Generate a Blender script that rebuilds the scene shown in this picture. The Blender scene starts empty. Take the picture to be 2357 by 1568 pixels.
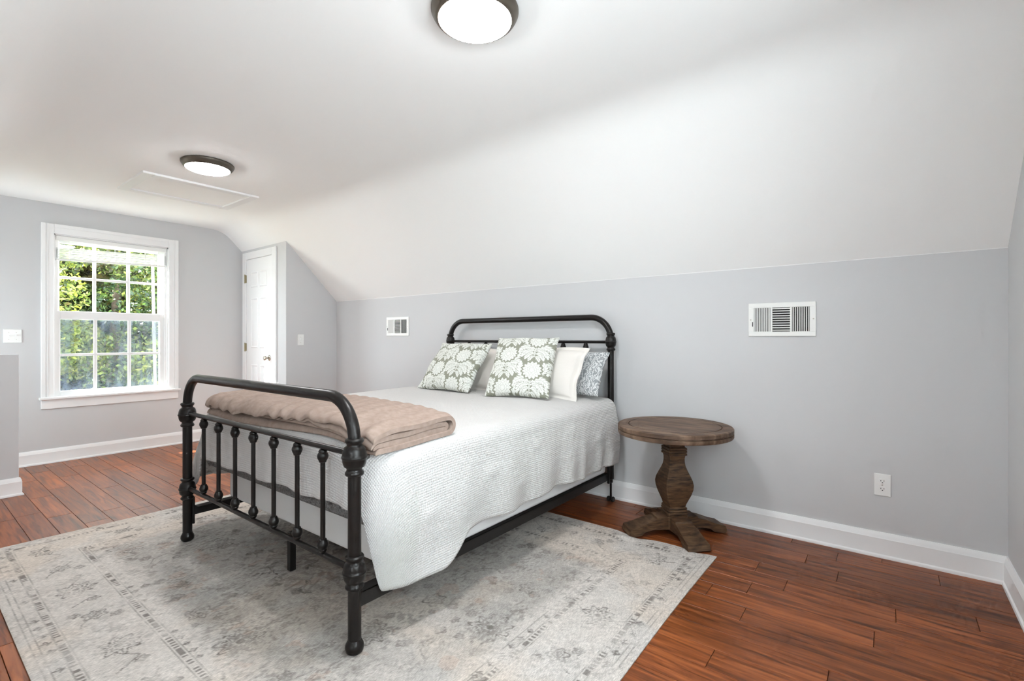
import bpy, bmesh, math, random
import numpy as np
from mathutils import Matrix, Vector

random.seed(7)
rng = np.random.default_rng(11)
PI = math.pi
S = bpy.context.scene
COL = S.collection

# ---------------------------------------------------------------- camera
W, Hh, FPX = 2357.0, 1568.0, 1117.2
cam_d = bpy.data.cameras.new('camera')
cam_d.sensor_fit = 'HORIZONTAL'
cam_d.sensor_width = 36.0
cam_d.lens = 36.0 * FPX / W
cam_d.shift_y = -(Hh / 2 - 778.63) / W
cam_d.clip_start = 0.02
cam = bpy.data.objects.new('camera', cam_d)
cam.location = (0, 0, 1.14)
cam.rotation_euler = (PI / 2, 0, math.radians(37.73))
COL.objects.link(cam)
S.camera = cam

# ---------------------------------------------------------------- view and sky
S.view_settings.view_transform = 'Standard'
S.view_settings.look = 'None'
S.view_settings.exposure = 0.40
S.view_settings.gamma = 1.0
S.view_settings.use_curve_mapping = False
S.cycles.max_bounces = 6
S.cycles.diffuse_bounces = 5
S.cycles.glossy_bounces = 3
S.cycles.transmission_bounces = 3
S.cycles.transparent_max_bounces = 10
S.cycles.use_adaptive_sampling = True
S.cycles.adaptive_threshold = 0.1
S.cycles.adaptive_min_samples = 12
S.cycles.use_light_tree = False
S.cycles.caustics_reflective = False
S.cycles.sample_clamp_indirect = 6.0
SKY_STRENGTH = 15.5
wd = bpy.data.worlds.new('sky')
S.world = wd
wd.use_nodes = True
bg = wd.node_tree.nodes['Background']
bg.inputs['Color'].default_value = (0.86, 0.935, 1.0, 1)
bg.inputs['Strength'].default_value = SKY_STRENGTH

# sun through the window onto the closet door
sun_d = bpy.data.lights.new('sun', 'SUN')
sun_d.energy = 60.0
sun_d.angle = math.radians(0.6)
sun_d.color = (1.0, 0.95, 0.86)
sun = bpy.data.objects.new('sun', sun_d)
sun.rotation_euler = Vector((0.785, 1.0, -1.08)).to_track_quat('-Z', 'Y').to_euler()
sun.location = (-12, -8, 9)
COL.objects.link(sun)

LAMP_STRENGTH = 78.0

# room numbers (metres)
XW, XR, YB, YF = -6.052, 0.441, 3.181, -0.352
ZK, ZC = 1.560, 2.377
YS1, YS0 = 2.379, 0.450
YD, XS = 2.588, -5.012


def portal(name, loc, rot, sx, sy):
    d = bpy.data.lights.new(name, 'AREA')
    d.shape = 'RECTANGLE'
    d.size, d.size_y = sx, sy
    d.cycles.is_portal = True
    o = bpy.data.objects.new(name, d)
    o.location = loc
    o.rotation_euler = rot
    COL.objects.link(o)


portal('window_portal', (XW - 0.17, 1.40, 1.35), (0, -PI / 2, 0), 1.5, 0.9)
ADDED_WINDOWS = ((-5.95, -5.17), (-0.92, -0.40))  # unseen windows, added to let more daylight into the room
portal('added_gable_portal', (XR + 0.17, 0.62, 1.30), (0, PI / 2, 0), 1.40, 1.20)
FZ0, FZ1 = 0.42, 1.46
for _a, _b in ADDED_WINDOWS:
    portal('added_window_portal', ((_a + _b) / 2, YF - 0.17, (FZ0 + FZ1) / 2), (-PI / 2, 0, PI), _b - _a, FZ1 - FZ0)


# ---------------------------------------------------------------- materials
def lin(c):
    return tuple(((x / 255) / 12.92 if x / 255 <= 0.04045 else ((x / 255 + 0.055) / 1.055) ** 2.4) for x in c) + (1.0,)


def new_mat(name, col=(200, 200, 200), rough=0.5, metal=0.0, spec=0.5):
    m = bpy.data.materials.new(name)
    m.use_nodes = True
    b = m.node_tree.nodes['Principled BSDF']
    b.inputs['Base Color'].default_value = lin(col)
    b.inputs['Roughness'].default_value = rough
    b.inputs['Metallic'].default_value = metal
    b.inputs['Specular IOR Level'].default_value = spec
    return m


def nodes(m):
    nt = m.node_tree
    return nt, nt.nodes['Principled BSDF'], nt.links


def add_noise(m, scale, bump=0.1, dist=0.002, colvar=0.0, col2=None, coord='Object', stretch=None, detail=4.0):
    nt, b, L = nodes(m)
    tc = nt.nodes.new('ShaderNodeTexCoord')
    src = tc.outputs[coord]
    if stretch:
        mp = nt.nodes.new('ShaderNodeMapping')
        mp.inputs['Scale'].default_value = stretch
        L.new(src, mp.inputs['Vector'])
        src = mp.outputs['Vector']
    n = nt.nodes.new('ShaderNodeTexNoise')
    n.inputs['Scale'].default_value = scale
    n.inputs['Detail'].default_value = detail
    L.new(src, n.inputs['Vector'])
    if bump:
        bp = nt.nodes.new('ShaderNodeBump')
        bp.inputs['Strength'].default_value = bump
        bp.inputs['Distance'].default_value = dist
        L.new(n.outputs['Fac'], bp.inputs['Height'])
        L.new(bp.outputs['Normal'], b.inputs['Normal'])
    if col2 is not None:
        mx = nt.nodes.new('ShaderNodeMix')
        mx.data_type = 'RGBA'
        mx.inputs[6].default_value = b.inputs['Base Color'].default_value
        mx.inputs[7].default_value = lin(col2)
        r = nt.nodes.new('ShaderNodeMapRange')
        r.inputs[1].default_value = 0.35
        r.inputs[2].default_value = 0.65
        L.new(n.outputs['Fac'], r.inputs[0])
        L.new(r.outputs[0], mx.inputs[0])
        L.new(mx.outputs[2], b.inputs['Base Color'])
    return m


M = {}
M['wall'] = add_noise(new_mat('grey_wall_paint', (206, 206, 207), 0.62, spec=0.3), 260, 0.08, 0.001)
M['ceiling'] = add_noise(new_mat('white_ceiling_paint', (250, 250, 249), 0.8, spec=0.2), 300, 0.06, 0.001)
M['trim'] = add_noise(new_mat('white_trim_paint', (240, 240, 240), 0.35), 40, 0.02, 0.001)
M['door'] = add_noise(new_mat('white_door_paint', (243, 243, 243), 0.4), 60, 0.02, 0.001)
M['plastic'] = add_noise(new_mat('white_plastic', (240, 240, 238), 0.35), 30, 0.01, 0.001)
M['dark'] = add_noise(new_mat('dark_slot', (28, 27, 26), 0.8), 50, 0.02, 0.001)
M['register'] = add_noise(new_mat('white_register_metal', (238, 238, 235), 0.4), 60, 0.02, 0.001)
M['bronze'] = add_noise(new_mat('dark_bronze_metal', (27, 23, 21), 0.36, metal=0.3), 45, 0.05, 0.001, col2=(24, 21, 20))
M['rail'] = add_noise(new_mat('black_painted_steel', (30, 28, 27), 0.5, metal=0.2), 60, 0.05, 0.001)
M['lampring'] = add_noise(new_mat('bronze_lamp_ring', (96, 88, 78), 0.4, metal=0.5), 40, 0.03, 0.001)
M['nickel'] = add_noise(new_mat('satin_nickel', (190, 184, 172), 0.28, metal=0.9), 40, 0.02, 0.001)
M['brass'] = add_noise(new_mat('dull_brass_hinge', (150, 138, 110), 0.35, metal=0.8), 40, 0.02, 0.001)
M['boxspring'] = add_noise(new_mat('white_box_spring_cloth', (226, 226, 226), 0.9, spec=0.1), 500, 0.3, 0.002)
M['slat'] = add_noise(new_mat('white_blind_slat', (240, 240, 238), 0.4), 40, 0.02, 0.001)
M['plaster_side'] = M['wall']


def mat_floor():
    m = new_mat('hand_scraped_wood', (128, 66, 36), 0.3, spec=0.34)
    nt, b, L = nodes(m)
    geo = nt.nodes.new('ShaderNodeNewGeometry')
    oi = nt.nodes.new('ShaderNodeObjectInfo')
    off = nt.nodes.new('ShaderNodeVectorMath')
    off.operation = 'MULTIPLY_ADD'
    comb = nt.nodes.new('ShaderNodeCombineXYZ')
    for i, k in enumerate((37.0, 11.0, 5.0)):
        mu = nt.nodes.new('ShaderNodeMath')
        mu.operation = 'MULTIPLY'
        mu.inputs[1].default_value = k
        L.new(oi.outputs['Random'], mu.inputs[0])
        L.new(mu.outputs[0], comb.inputs[i])
    off.inputs[1].default_value = (1, 1, 1)
    L.new(geo.outputs['Position'], off.inputs[0])
    L.new(comb.outputs[0], off.inputs[2])
    mp = nt.nodes.new('ShaderNodeMapping')
    mp.inputs['Scale'].default_value = (1.6, 22.0, 1.0)
    L.new(off.outputs[0], mp.inputs['Vector'])
    n1 = nt.nodes.new('ShaderNodeTexNoise')
    n1.inputs['Scale'].default_value = 2.2
    n1.inputs['Detail'].default_value = 7
    n1.inputs['Distortion'].default_value = 0.7
    L.new(mp.outputs[0], n1.inputs['Vector'])
    ramp = nt.nodes.new('ShaderNodeValToRGB')
    e = ramp.color_ramp.elements
    e[0].position = 0.30
    e[0].color = lin((80, 40, 19))
    e[1].position = 0.72
    e[1].color = lin((158, 90, 47))
    k = ramp.color_ramp.elements.new(0.50)
    k.color = lin((126, 67, 33))
    L.new(n1.outputs['Fac'], ramp.inputs[0])
    # knots and dark smudges
    mp2 = nt.nodes.new('ShaderNodeMapping')
    mp2.inputs['Scale'].default_value = (3.0, 8.0, 1.0)
    L.new(off.outputs[0], mp2.inputs['Vector'])
    n2 = nt.nodes.new('ShaderNodeTexNoise')
    n2.inputs['Scale'].default_value = 1.5
    n2.inputs['Detail'].default_value = 3
    L.new(mp2.outputs[0], n2.inputs['Vector'])
    r2 = nt.nodes.new('ShaderNodeMapRange')
    r2.inputs[1].default_value = 0.62
    r2.inputs[2].default_value = 0.80
    r2.inputs[4].default_value = 0.65
    L.new(n2.outputs['Fac'], r2.inputs[0])
    mx = nt.nodes.new('ShaderNodeMix')
    mx.data_type = 'RGBA'
    mx.inputs[7].default_value = lin((62, 30, 18))
    L.new(r2.outputs[0], mx.inputs[0])
    L.new(ramp.outputs[0], mx.inputs[6])
    hs = nt.nodes.new('ShaderNodeHueSaturation')
    r3 = nt.nodes.new('ShaderNodeMapRange')
    r3.inputs[3].default_value = 0.72
    r3.inputs[4].default_value = 1.22
    L.new(oi.outputs['Random'], r3.inputs[0])
    L.new(r3.outputs[0], hs.inputs['Value'])
    L.new(mx.outputs[2], hs.inputs['Color'])
    L.new(hs.outputs[0], b.inputs['Base Color'])
    rr = nt.nodes.new('ShaderNodeMapRange')
    rr.inputs[3].default_value = 0.27
    rr.inputs[4].default_value = 0.40
    L.new(n1.outputs['Fac'], rr.inputs[0])
    L.new(rr.outputs[0], b.inputs['Roughness'])
    bp = nt.nodes.new('ShaderNodeBump')
    bp.inputs['Strength'].default_value = 0.12
    bp.inputs['Distance'].default_value = 0.003
    L.new(n1.outputs['Fac'], bp.inputs['Height'])
    L.new(bp.outputs[0], b.inputs['Normal'])
    return m


M['floor'] = mat_floor()


def mat_wood(name, dark, mid, light, axis_scale, rough=0.55):
    m = new_mat(name, mid, rough, spec=0.35)
    nt, b, L = nodes(m)
    tc = nt.nodes.new('ShaderNodeTexCoord')
    mp = nt.nodes.new('ShaderNodeMapping')
    mp.inputs['Scale'].default_value = axis_scale
    L.new(tc.outputs['Object'], mp.inputs['Vector'])
    n = nt.nodes.new('ShaderNodeTexNoise')
    n.inputs['Scale'].default_value = 3.0
    n.inputs['Detail'].default_value = 8
    n.inputs['Distortion'].default_value = 0.5
    L.new(mp.outputs[0], n.inputs['Vector'])
    ramp = nt.nodes.new('ShaderNodeValToRGB')
    e = ramp.color_ramp.elements
    e[0].position, e[0].color = 0.30, lin(dark)
    e[1].position, e[1].color = 0.72, lin(light)
    k = ramp.color_ramp.elements.new(0.5)
    k.color = lin(mid)
    L.new(n.outputs['Fac'], ramp.inputs[0])
    L.new(ramp.outputs[0], b.inputs['Base Color'])
    bp = nt.nodes.new('ShaderNodeBump')
    bp.inputs['Strength'].default_value = 0.25
    bp.inputs['Distance'].default_value = 0.003
    L.new(n.outputs['Fac'], bp.inputs['Height'])
    L.new(bp.outputs[0], b.inputs['Normal'])
    return m


M['tabletop'] = mat_wood('weathered_table_top', (72, 54, 42), (104, 82, 66), (134, 110, 90), (2.0, 14.0, 4.0))
M['tablewood'] = mat_wood('rough_sawn_table_wood', (50, 36, 25), (82, 60, 42), (108, 82, 58), (5.0, 5.0, 30.0))


def mat_attr(name, rough=0.9, bump_scale=400, bump=0.4, spec=0.1, weave=None, dist=0.002, vmin=0.86):
    m = new_mat(name, (200, 200, 200), rough, spec=spec)
    nt, b, L = nodes(m)
    at = nt.nodes.new('ShaderNodeAttribute')
    at.attribute_name = 'print'
    tc = nt.nodes.new('ShaderNodeTexCoord')
    src = tc.outputs['Object']
    if weave:
        mp = nt.nodes.new('ShaderNodeMapping')
        mp.inputs['Scale'].default_value = weave
        L.new(src, mp.inputs['Vector'])
        src = mp.outputs[0]
    n = nt.nodes.new('ShaderNodeTexNoise')
    n.inputs['Scale'].default_value = bump_scale
    n.inputs['Detail'].default_value = 3
    L.new(src, n.inputs['Vector'])
    r = nt.nodes.new('ShaderNodeMapRange')
    r.inputs[1].default_value, r.inputs[2].default_value = 0.3, 0.7
    r.inputs[3].default_value, r.inputs[4].default_value = vmin, 1.14
    L.new(n.outputs['Fac'], r.inputs[0])
    hs = nt.nodes.new('ShaderNodeHueSaturation')
    L.new(at.outputs['Color'], hs.inputs['Color'])
    L.new(r.outputs[0], hs.inputs['Value'])
    L.new(hs.outputs[0], b.inputs['Base Color'])
    bp = nt.nodes.new('ShaderNodeBump')
    bp.inputs['Strength'].default_value = bump
    bp.inputs['Distance'].default_value = dist
    L.new(n.outputs['Fac'], bp.inputs['Height'])
    L.new(bp.outputs[0], b.inputs['Normal'])
    return m


M['rug'] = mat_attr('faded_woven_rug', 0.95, 90, 0.5, 0.05, weave=(5.0, 0.8, 1.0), dist=0.003, vmin=0.66)
M['floral'] = mat_attr('sage_floral_print_cloth', 0.9, 500, 0.2, 0.1)


def mat_waffle(name, col, cell=0.011, strength=0.5):
    m = new_mat(name, col, 0.9, spec=0.1)
    nt, b, L = nodes(m)
    uv = nt.nodes.new('ShaderNodeUVMap')
    sep = nt.nodes.new('ShaderNodeSeparateXYZ')
    L.new(uv.outputs[0], sep.inputs[0])
    outs = []
    for i, f in ((0, 1.0), (1, 1.0)):
        mu = nt.nodes.new('ShaderNodeMath')
        mu.operation = 'MULTIPLY'
        mu.inputs[1].default_value = PI / cell * f
        L.new(sep.outputs[i], mu.inputs[0])
        s = nt.nodes.new('ShaderNodeMath')
        s.operation = 'SINE'
        L.new(mu.outputs[0], s.inputs[0])
        a = nt.nodes.new('ShaderNodeMath')
        a.operation = 'ABSOLUTE'
        L.new(s.outputs[0], a.inputs[0])
        outs.append(a)
    mn = nt.nodes.new('ShaderNodeMath')
    mn.operation = 'MULTIPLY'
    L.new(outs[0].outputs[0], mn.inputs[0])
    L.new(outs[1].outputs[0], mn.inputs[1])
    n = nt.nodes.new('ShaderNodeTexNoise')
    n.inputs['Scale'].default_value = 35
    n.inputs['Detail'].default_value = 4
    tc = nt.nodes.new('ShaderNodeTexCoord')
    L.new(tc.outputs['Object'], n.inputs['Vector'])
    n.inputs['Scale'].default_value = 14
    ad = nt.nodes.new('ShaderNodeMath')
    ad.operation = 'MULTIPLY_ADD'
    ad.inputs[1].default_value = 3.0
    L.new(n.outputs['Fac'], ad.inputs[0])
    L.new(mn.outputs[0], ad.inputs[2])
    bp = nt.nodes.new('ShaderNodeBump')
    bp.inputs['Strength'].default_value = strength
    bp.inputs['Distance'].default_value = 0.003
    L.new(ad.outputs[0], bp.inputs['Height'])
    L.new(bp.outputs[0], b.inputs['Normal'])
    return m


M['coverlet'] = mat_waffle('white_waffle_cotton', (212, 210, 208), 0.010, 0.8)
M['white_linen'] = add_noise(new_mat('off_white_linen', (226, 221, 215), 0.9, spec=0.1), 60, 0.3, 0.002, stretch=(1, 6, 1))
M['throw'] = add_noise(new_mat('taupe_quilt_cotton', (166, 147, 136), 0.85, spec=0.15), 45, 0.25, 0.004, col2=(154, 135, 124))
M['fuzz'] = add_noise(new_mat('grey_plush', (146, 145, 144), 1.0, spec=0.05), 120, 1.0, 0.01, col2=(104, 103, 103), detail=6)


def mat_scroll():
    m = new_mat('grey_scroll_print_cloth', (170, 176, 180), 0.9, spec=0.1)
    nt, b, L = nodes(m)
    tc = nt.nodes.new('ShaderNodeTexCoord')
    w = nt.nodes.new('ShaderNodeTexWave')
    w.inputs['Scale'].default_value = 16
    w.inputs['Distortion'].default_value = 16
    w.inputs['Detail'].default_value = 2.5
    w.inputs['Detail Scale'].default_value = 1.6
    L.new(tc.outputs['Object'], w.inputs['Vector'])
    ramp = nt.nodes.new('ShaderNodeValToRGB')
    e = ramp.color_ramp.elements
    e[0].position, e[0].color = 0.35, lin((150, 153, 155))
    e[1].position, e[1].color = 0.62, lin((212, 213, 213))
    L.new(w.outputs['Fac'], ramp.inputs[0])
    L.new(ramp.outputs[0], b.inputs['Base Color'])
    return m


M['scroll'] = mat_scroll()


def mat_emit(name, col, strength):
    m = bpy.data.materials.new(name)
    m.use_nodes = True
    nt = m.node_tree
    nt.nodes.remove(nt.nodes['Principled BSDF'])
    e = nt.nodes.new('ShaderNodeEmission')
    e.inputs['Color'].default_value = col
    e.inputs['Strength'].default_value = strength
    nt.links.new(e.outputs[0], nt.nodes['Material Output'].inputs['Surface'])
    return m


M['dome'] = mat_emit('lit_frosted_glass', (0.985, 0.99, 1.0, 1), LAMP_STRENGTH)


def mat_glass():
    m = bpy.data.materials.new('window_glass')
    m.use_nodes = True
    nt = m.node_tree
    nt.nodes.remove(nt.nodes['Principled BSDF'])
    t = nt.nodes.new('ShaderNodeBsdfTransparent')
    t.inputs['Color'].default_value = (0.95, 0.97, 0.96, 1)
    g = nt.nodes.new('ShaderNodeBsdfGlossy')
    g.inputs['Roughness'].default_value = 0.02
    mix = nt.nodes.new('ShaderNodeMixShader')
    lw = nt.nodes.new('ShaderNodeLayerWeight')
    lw.inputs['Blend'].default_value = 0.5
    pw = nt.nodes.new('ShaderNodeMath')
    pw.operation = 'POWER'
    pw.inputs[1].default_value = 4.0
    f = nt.nodes.new('ShaderNodeMapRange')
    f.inputs[3].default_value = 0.02
    f.inputs[4].default_value = 0.6
    nt.links.new(lw.outputs['Facing'], pw.inputs[0])
    nt.links.new(pw.outputs[0], f.inputs[0])
    nt.links.new(f.outputs[0], mix.inputs[0])
    nt.links.new(t.outputs[0], mix.inputs[1])
    nt.links.new(g.outputs[0], mix.inputs[2])
    nt.links.new(mix.outputs[0], nt.nodes['Material Output'].inputs['Surface'])
    return m


M['glass'] = mat_glass()


def mat_screen():
    m = bpy.data.materials.new('insect_screen_mesh')
    m.use_nodes = True
    nt = m.node_tree
    b = nt.nodes['Principled BSDF']
    b.inputs['Base Color'].default_value = lin((112, 122, 138))
    b.inputs['Roughness'].default_value = 0.8
    tc = nt.nodes.new('ShaderNodeTexCoord')
    mp = nt.nodes.new('ShaderNodeMapping')
    mp.inputs['Scale'].default_value = (1, 8, 1.2)
    n = nt.nodes.new('ShaderNodeTexNoise')
    n.inputs['Scale'].default_value = 2.5
    n.inputs['Detail'].default_value = 4
    r = nt.nodes.new('ShaderNodeMapRange')
    r.inputs[1].default_value, r.inputs[2].default_value = 0.35, 0.7
    r.inputs[3].default_value, r.inputs[4].default_value = 0.10, 0.42
    nt.links.new(tc.outputs['Object'], mp.inputs[0])
    nt.links.new(mp.outputs[0], n.inputs['Vector'])
    nt.links.new(n.outputs['Fac'], r.inputs[0])
    nt.links.new(r.outputs[0], b.inputs['Alpha'])
    return m


M['screen'] = mat_screen()


def mat_leaf():
    m = bpy.data.materials.new('sunlit_leaf')
    m.use_nodes = True
    nt = m.node_tree
    b = nt.nodes['Principled BSDF']
    at = nt.nodes.new('ShaderNodeAttribute')
    at.attribute_name = 'print'
    b.inputs['Roughness'].default_value = 0.5
    nt.links.new(at.outputs['Color'], b.inputs['Base Color'])
    tr = nt.nodes.new('ShaderNodeBsdfTranslucent')
    nt.links.new(at.outputs['Color'], tr.inputs['Color'])
    mix = nt.nodes.new('ShaderNodeMixShader')
    mix.inputs[0].default_value = 0.5
    nt.links.new(b.outputs[0], mix.inputs[1])
    nt.links.new(tr.outputs[0], mix.inputs[2])
    nt.links.new(mix.outputs[0], nt.nodes['Material Output'].inputs['Surface'])
    return m


M['leaf'] = mat_leaf()
M['bark'] = add_noise(new_mat('tree_bark', (92, 78, 64), 0.9), 20, 0.6, 0.02, col2=(60, 50, 42))
M['bounce_ground'] = add_noise(new_mat('pale_bounce_ground', (178, 174, 162), 0.95), 12, 0.6, 0.05, col2=(160, 156, 142))  # ground tone made pale to bounce light up to the ceiling
M['pole'] = add_noise(new_mat('pale_weathered_pole', (72, 71, 68), 0.8), 30, 0.3, 0.01)


# ---------------------------------------------------------------- mesh helpers
class MB:
    def __init__(self):
        self.v, self.f = [], []

    def add(self, vs, fs):
        o = len(self.v)
        self.v += [tuple(map(float, p)) for p in vs]
        self.f += [tuple(i + o for i in f) for f in fs]
        return self

    def box(self, x0, x1, y0, y1, z0, z1, c=0.0):
        if c <= 0:
            return self.add([(x0, y0, z0), (x1, y0, z0), (x1, y1, z0), (x0, y1, z0), (x0, y0, z1), (x1, y0, z1), (x1, y1, z1), (x0, y1, z1)],
                            [(0, 3, 2, 1), (4, 5, 6, 7), (0, 1, 5, 4), (1, 2, 6, 5), (2, 3, 7, 6), (3, 0, 4, 7)])
        vs, idx = [], {}
        X, Y, Z = (x0, x1), (y0, y1), (z0, z1)
        for i in (0, 1):
            for j in (0, 1):
                for k in (0, 1):
                    sx, sy, sz = (1 - 2 * i) * c, (1 - 2 * j) * c, (1 - 2 * k) * c
                    for a, p in enumerate(((X[i], Y[j] + sy, Z[k] + sz), (X[i] + sx, Y[j], Z[k] + sz), (X[i] + sx, Y[j] + sy, Z[k]))):
                        idx[i, j, k, a] = len(vs)
                        vs.append(p)
        q = lambda *a: idx[a]
        fs = []
        for s in (0, 1):
            f = [q(s, 0, 0, 0), q(s, 1, 0, 0), q(s, 1, 1, 0), q(s, 0, 1, 0)]
            fs.append(f if s else f[::-1])
            f = [q(0, s, 0, 1), q(1, s, 0, 1), q(1, s, 1, 1), q(0, s, 1, 1)]
            fs.append(f[::-1] if s else f)
            f = [q(0, 0, s, 2), q(1, 0, s, 2), q(1, 1, s, 2), q(0, 1, s, 2)]
            fs.append(f if s else f[::-1])
        for i in (0, 1):
            for j in (0, 1):
                fs.append([q(i, j, 0, 0), q(i, j, 0, 1), q(i, j, 1, 1), q(i, j, 1, 0)])
                fs.append([q(i, 0, j, 0), q(i, 0, j, 2), q(i, 1, j, 2), q(i, 1, j, 0)])
                fs.append([q(0, i, j, 1), q(0, i, j, 2), q(1, i, j, 2), q(1, i, j, 1)])
                for k in (0, 1):
                    fs.append([q(i, j, k, 0), q(i, j, k, 1), q(i, j, k, 2)])
        return self.add(vs, fs)

    def tube(self, pts, r, n=14, caps=True):
        pts = [Vector(p) for p in pts]
        rs = r if isinstance(r, (list, tuple)) else [r] * len(pts)
        t0 = (pts[1] - pts[0]).normalized()
        a = Vector((0, 0, 1)) if abs(t0.z) < 0.9 else Vector((1, 0, 0))
        u = t0.cross(a).normalized()
        vs, fs = [], []
        for i, p in enumerate(pts):
            if i == 0:
                t = t0
            elif i == len(pts) - 1:
                t = (pts[i] - pts[i - 1]).normalized()
            else:
                t = ((pts[i + 1] - p).normalized() + (p - pts[i - 1]).normalized()).normalized()
            u = (u - t * u.dot(t)).normalized()
            w = t.cross(u)
            for k in range(n):
                an = 2 * PI * k / n
                vs.append(p + (u * math.cos(an) + w * math.sin(an)) * rs[i])
        for i in range(len(pts) - 1):
            for k in range(n):
                fs.append((i * n + k, i * n + (k + 1) % n, (i + 1) * n + (k + 1) % n, (i + 1) * n + k))
        if caps:
            fs.append(tuple(range(n))[::-1])
            fs.append(tuple((len(pts) - 1) * n + k for k in range(n)))
        return self.add(vs, fs)

    def lathe(self, prof, c=(0, 0, 0), n=32, axis='z', caps=True):
        vs, fs = [], []
        for r, h in prof:
            for k in range(n):
                a = 2 * PI * k / n
                p = (r * math.cos(a), r * math.sin(a), h)
                if axis == 'x':
                    p = (p[2], p[0], p[1])
                elif axis == 'y':
                    p = (p[1], p[2], p[0])
                vs.append((p[0] + c[0], p[1] + c[1], p[2] + c[2]))
        m = len(prof)
        for i in range(m - 1):
            for k in range(n):
                fs.append((i * n + k, i * n + (k + 1) % n, (i + 1) * n + (k + 1) % n, (i + 1) * n + k))
        if caps:
            fs.append(tuple(range(n))[::-1])
            fs.append(tuple((m - 1) * n + k for k in range(n)))
        return self.add(vs, fs)

    def prism(self, poly, axis, a0, a1):
        """poly: 2D points in the plane normal to axis; extruded from a0 to a1"""
        def P(p, a):
            return {'x': (a, p[0], p[1]), 'y': (p[0], a, p[1]), 'z': (p[0], p[1], a)}[axis]
        n = len(poly)
        vs = [P(p, a0) for p in poly] + [P(p, a1) for p in poly]
        fs = [tuple(range(n))[::-1], tuple(range(n, 2 * n))]
        for i in range(n):
            j = (i + 1) % n
            fs.append((i, j, n + j, n + i))
        return self.add(vs, fs)

    def grid(self, P, close=False):
        """P: array (rows, cols, 3)"""
        P = np.asarray(P)
        a, b = P.shape[:2]
        fs = []
        for i in range(a - 1):
            for j in range(b - 1 + (1 if close else 0)):
                j2 = (j + 1) % b
                fs.append((i * b + j, i * b + j2, (i + 1) * b + j2, (i + 1) * b + j))
        return self.add(P.reshape(-1, 3).tolist(), fs)


def wloc(p):
    l = Vector((0, 0, 0))
    while p is not None:
        l = l + p.location
        p = p.parent
    return l


def setp(o, label=None, cat=None, group=None, kind=None):
    if label:
        o['label'] = label
    if cat:
        o['category'] = cat
    if group:
        o['group'] = group
    if kind:
        o['kind'] = kind
    return o


def build(name, mb, mat, parent=None, smooth=35, origin=None, fix=True):
    vs = np.array(mb.v)
    if parent is None:
        if origin is None:
            lo, hi = vs.min(0), vs.max(0)
            origin = ((lo[0] + hi[0]) / 2, (lo[1] + hi[1]) / 2, lo[2])
        base = Vector(origin)
        loc = base
    else:
        base = wloc(parent)
        loc = Vector((0, 0, 0))
    vs = vs - np.array(base)
    me = bpy.data.meshes.new(name)
    me.from_pydata(vs.tolist(), [], mb.f)
    if fix:
        bm = bmesh.new()
        bm.from_mesh(me)
        bmesh.ops.recalc_face_normals(bm, faces=bm.faces)
        bm.to_mesh(me)
        bm.free()
    if smooth:
        me.shade_smooth()
        me.set_sharp_from_angle(angle=math.radians(smooth))
    me.materials.append(M[mat] if isinstance(mat, str) else mat)
    o = bpy.data.objects.new(name, me)
    o.location = loc
    COL.objects.link(o)
    if parent is not None:
        o.parent = parent
    return o


def empty(name, loc):
    o = bpy.data.objects.new(name, None)
    o.empty_display_size = 0.1
    o.location = loc
    COL.objects.link(o)
    return o


def struct(name, mb, mat, label, cat, smooth=35):
    return setp(build(name, mb, mat, None, smooth), label, cat, None, 'structure')


def set_print(me, cols):
    """cols: per-vertex linear rgb"""
    a = me.color_attributes.new('print', 'FLOAT_COLOR', 'POINT')
    c = np.ones((len(me.vertices), 4), np.float32)
    c[:, :3] = cols
    a.data.foreach_set('color', c.ravel())


def srgb2lin(a):
    a = np.asarray(a, float) / 255
    return np.where(a <= 0.04045, a / 12.92, ((a + 0.055) / 1.055) ** 2.4)


def vnoise(x, y, seed=0):
    """smooth value noise, vectorised"""
    r = np.random.default_rng(seed).random((64, 64))
    xi, yi = np.floor(x).astype(int), np.floor(y).astype(int)
    fx, fy = x - xi, y - yi
    fx, fy = fx * fx * (3 - 2 * fx), fy * fy * (3 - 2 * fy)
    g = lambda a, b: r[a % 64, b % 64]
    return (g(xi, yi) * (1 - fx) * (1 - fy) + g(xi + 1, yi) * fx * (1 - fy) + g(xi, yi + 1) * (1 - fx) * fy + g(xi + 1, yi + 1) * fx * fy)


def fbm(x, y, seed=0, o=4):
    s, a, t = 0, 1.0, 0
    for k in range(o):
        s = s + a * vnoise(x * 2 ** k + 13.7 * k, y * 2 ** k + 5.3 * k, seed + k)
        t += a
        a *= 0.5
    return s / t


def sstep(a, b, x):
    t = np.clip((x - a) / (b - a), 0, 1)
    return t * t * (3 - 2 * t)


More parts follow.
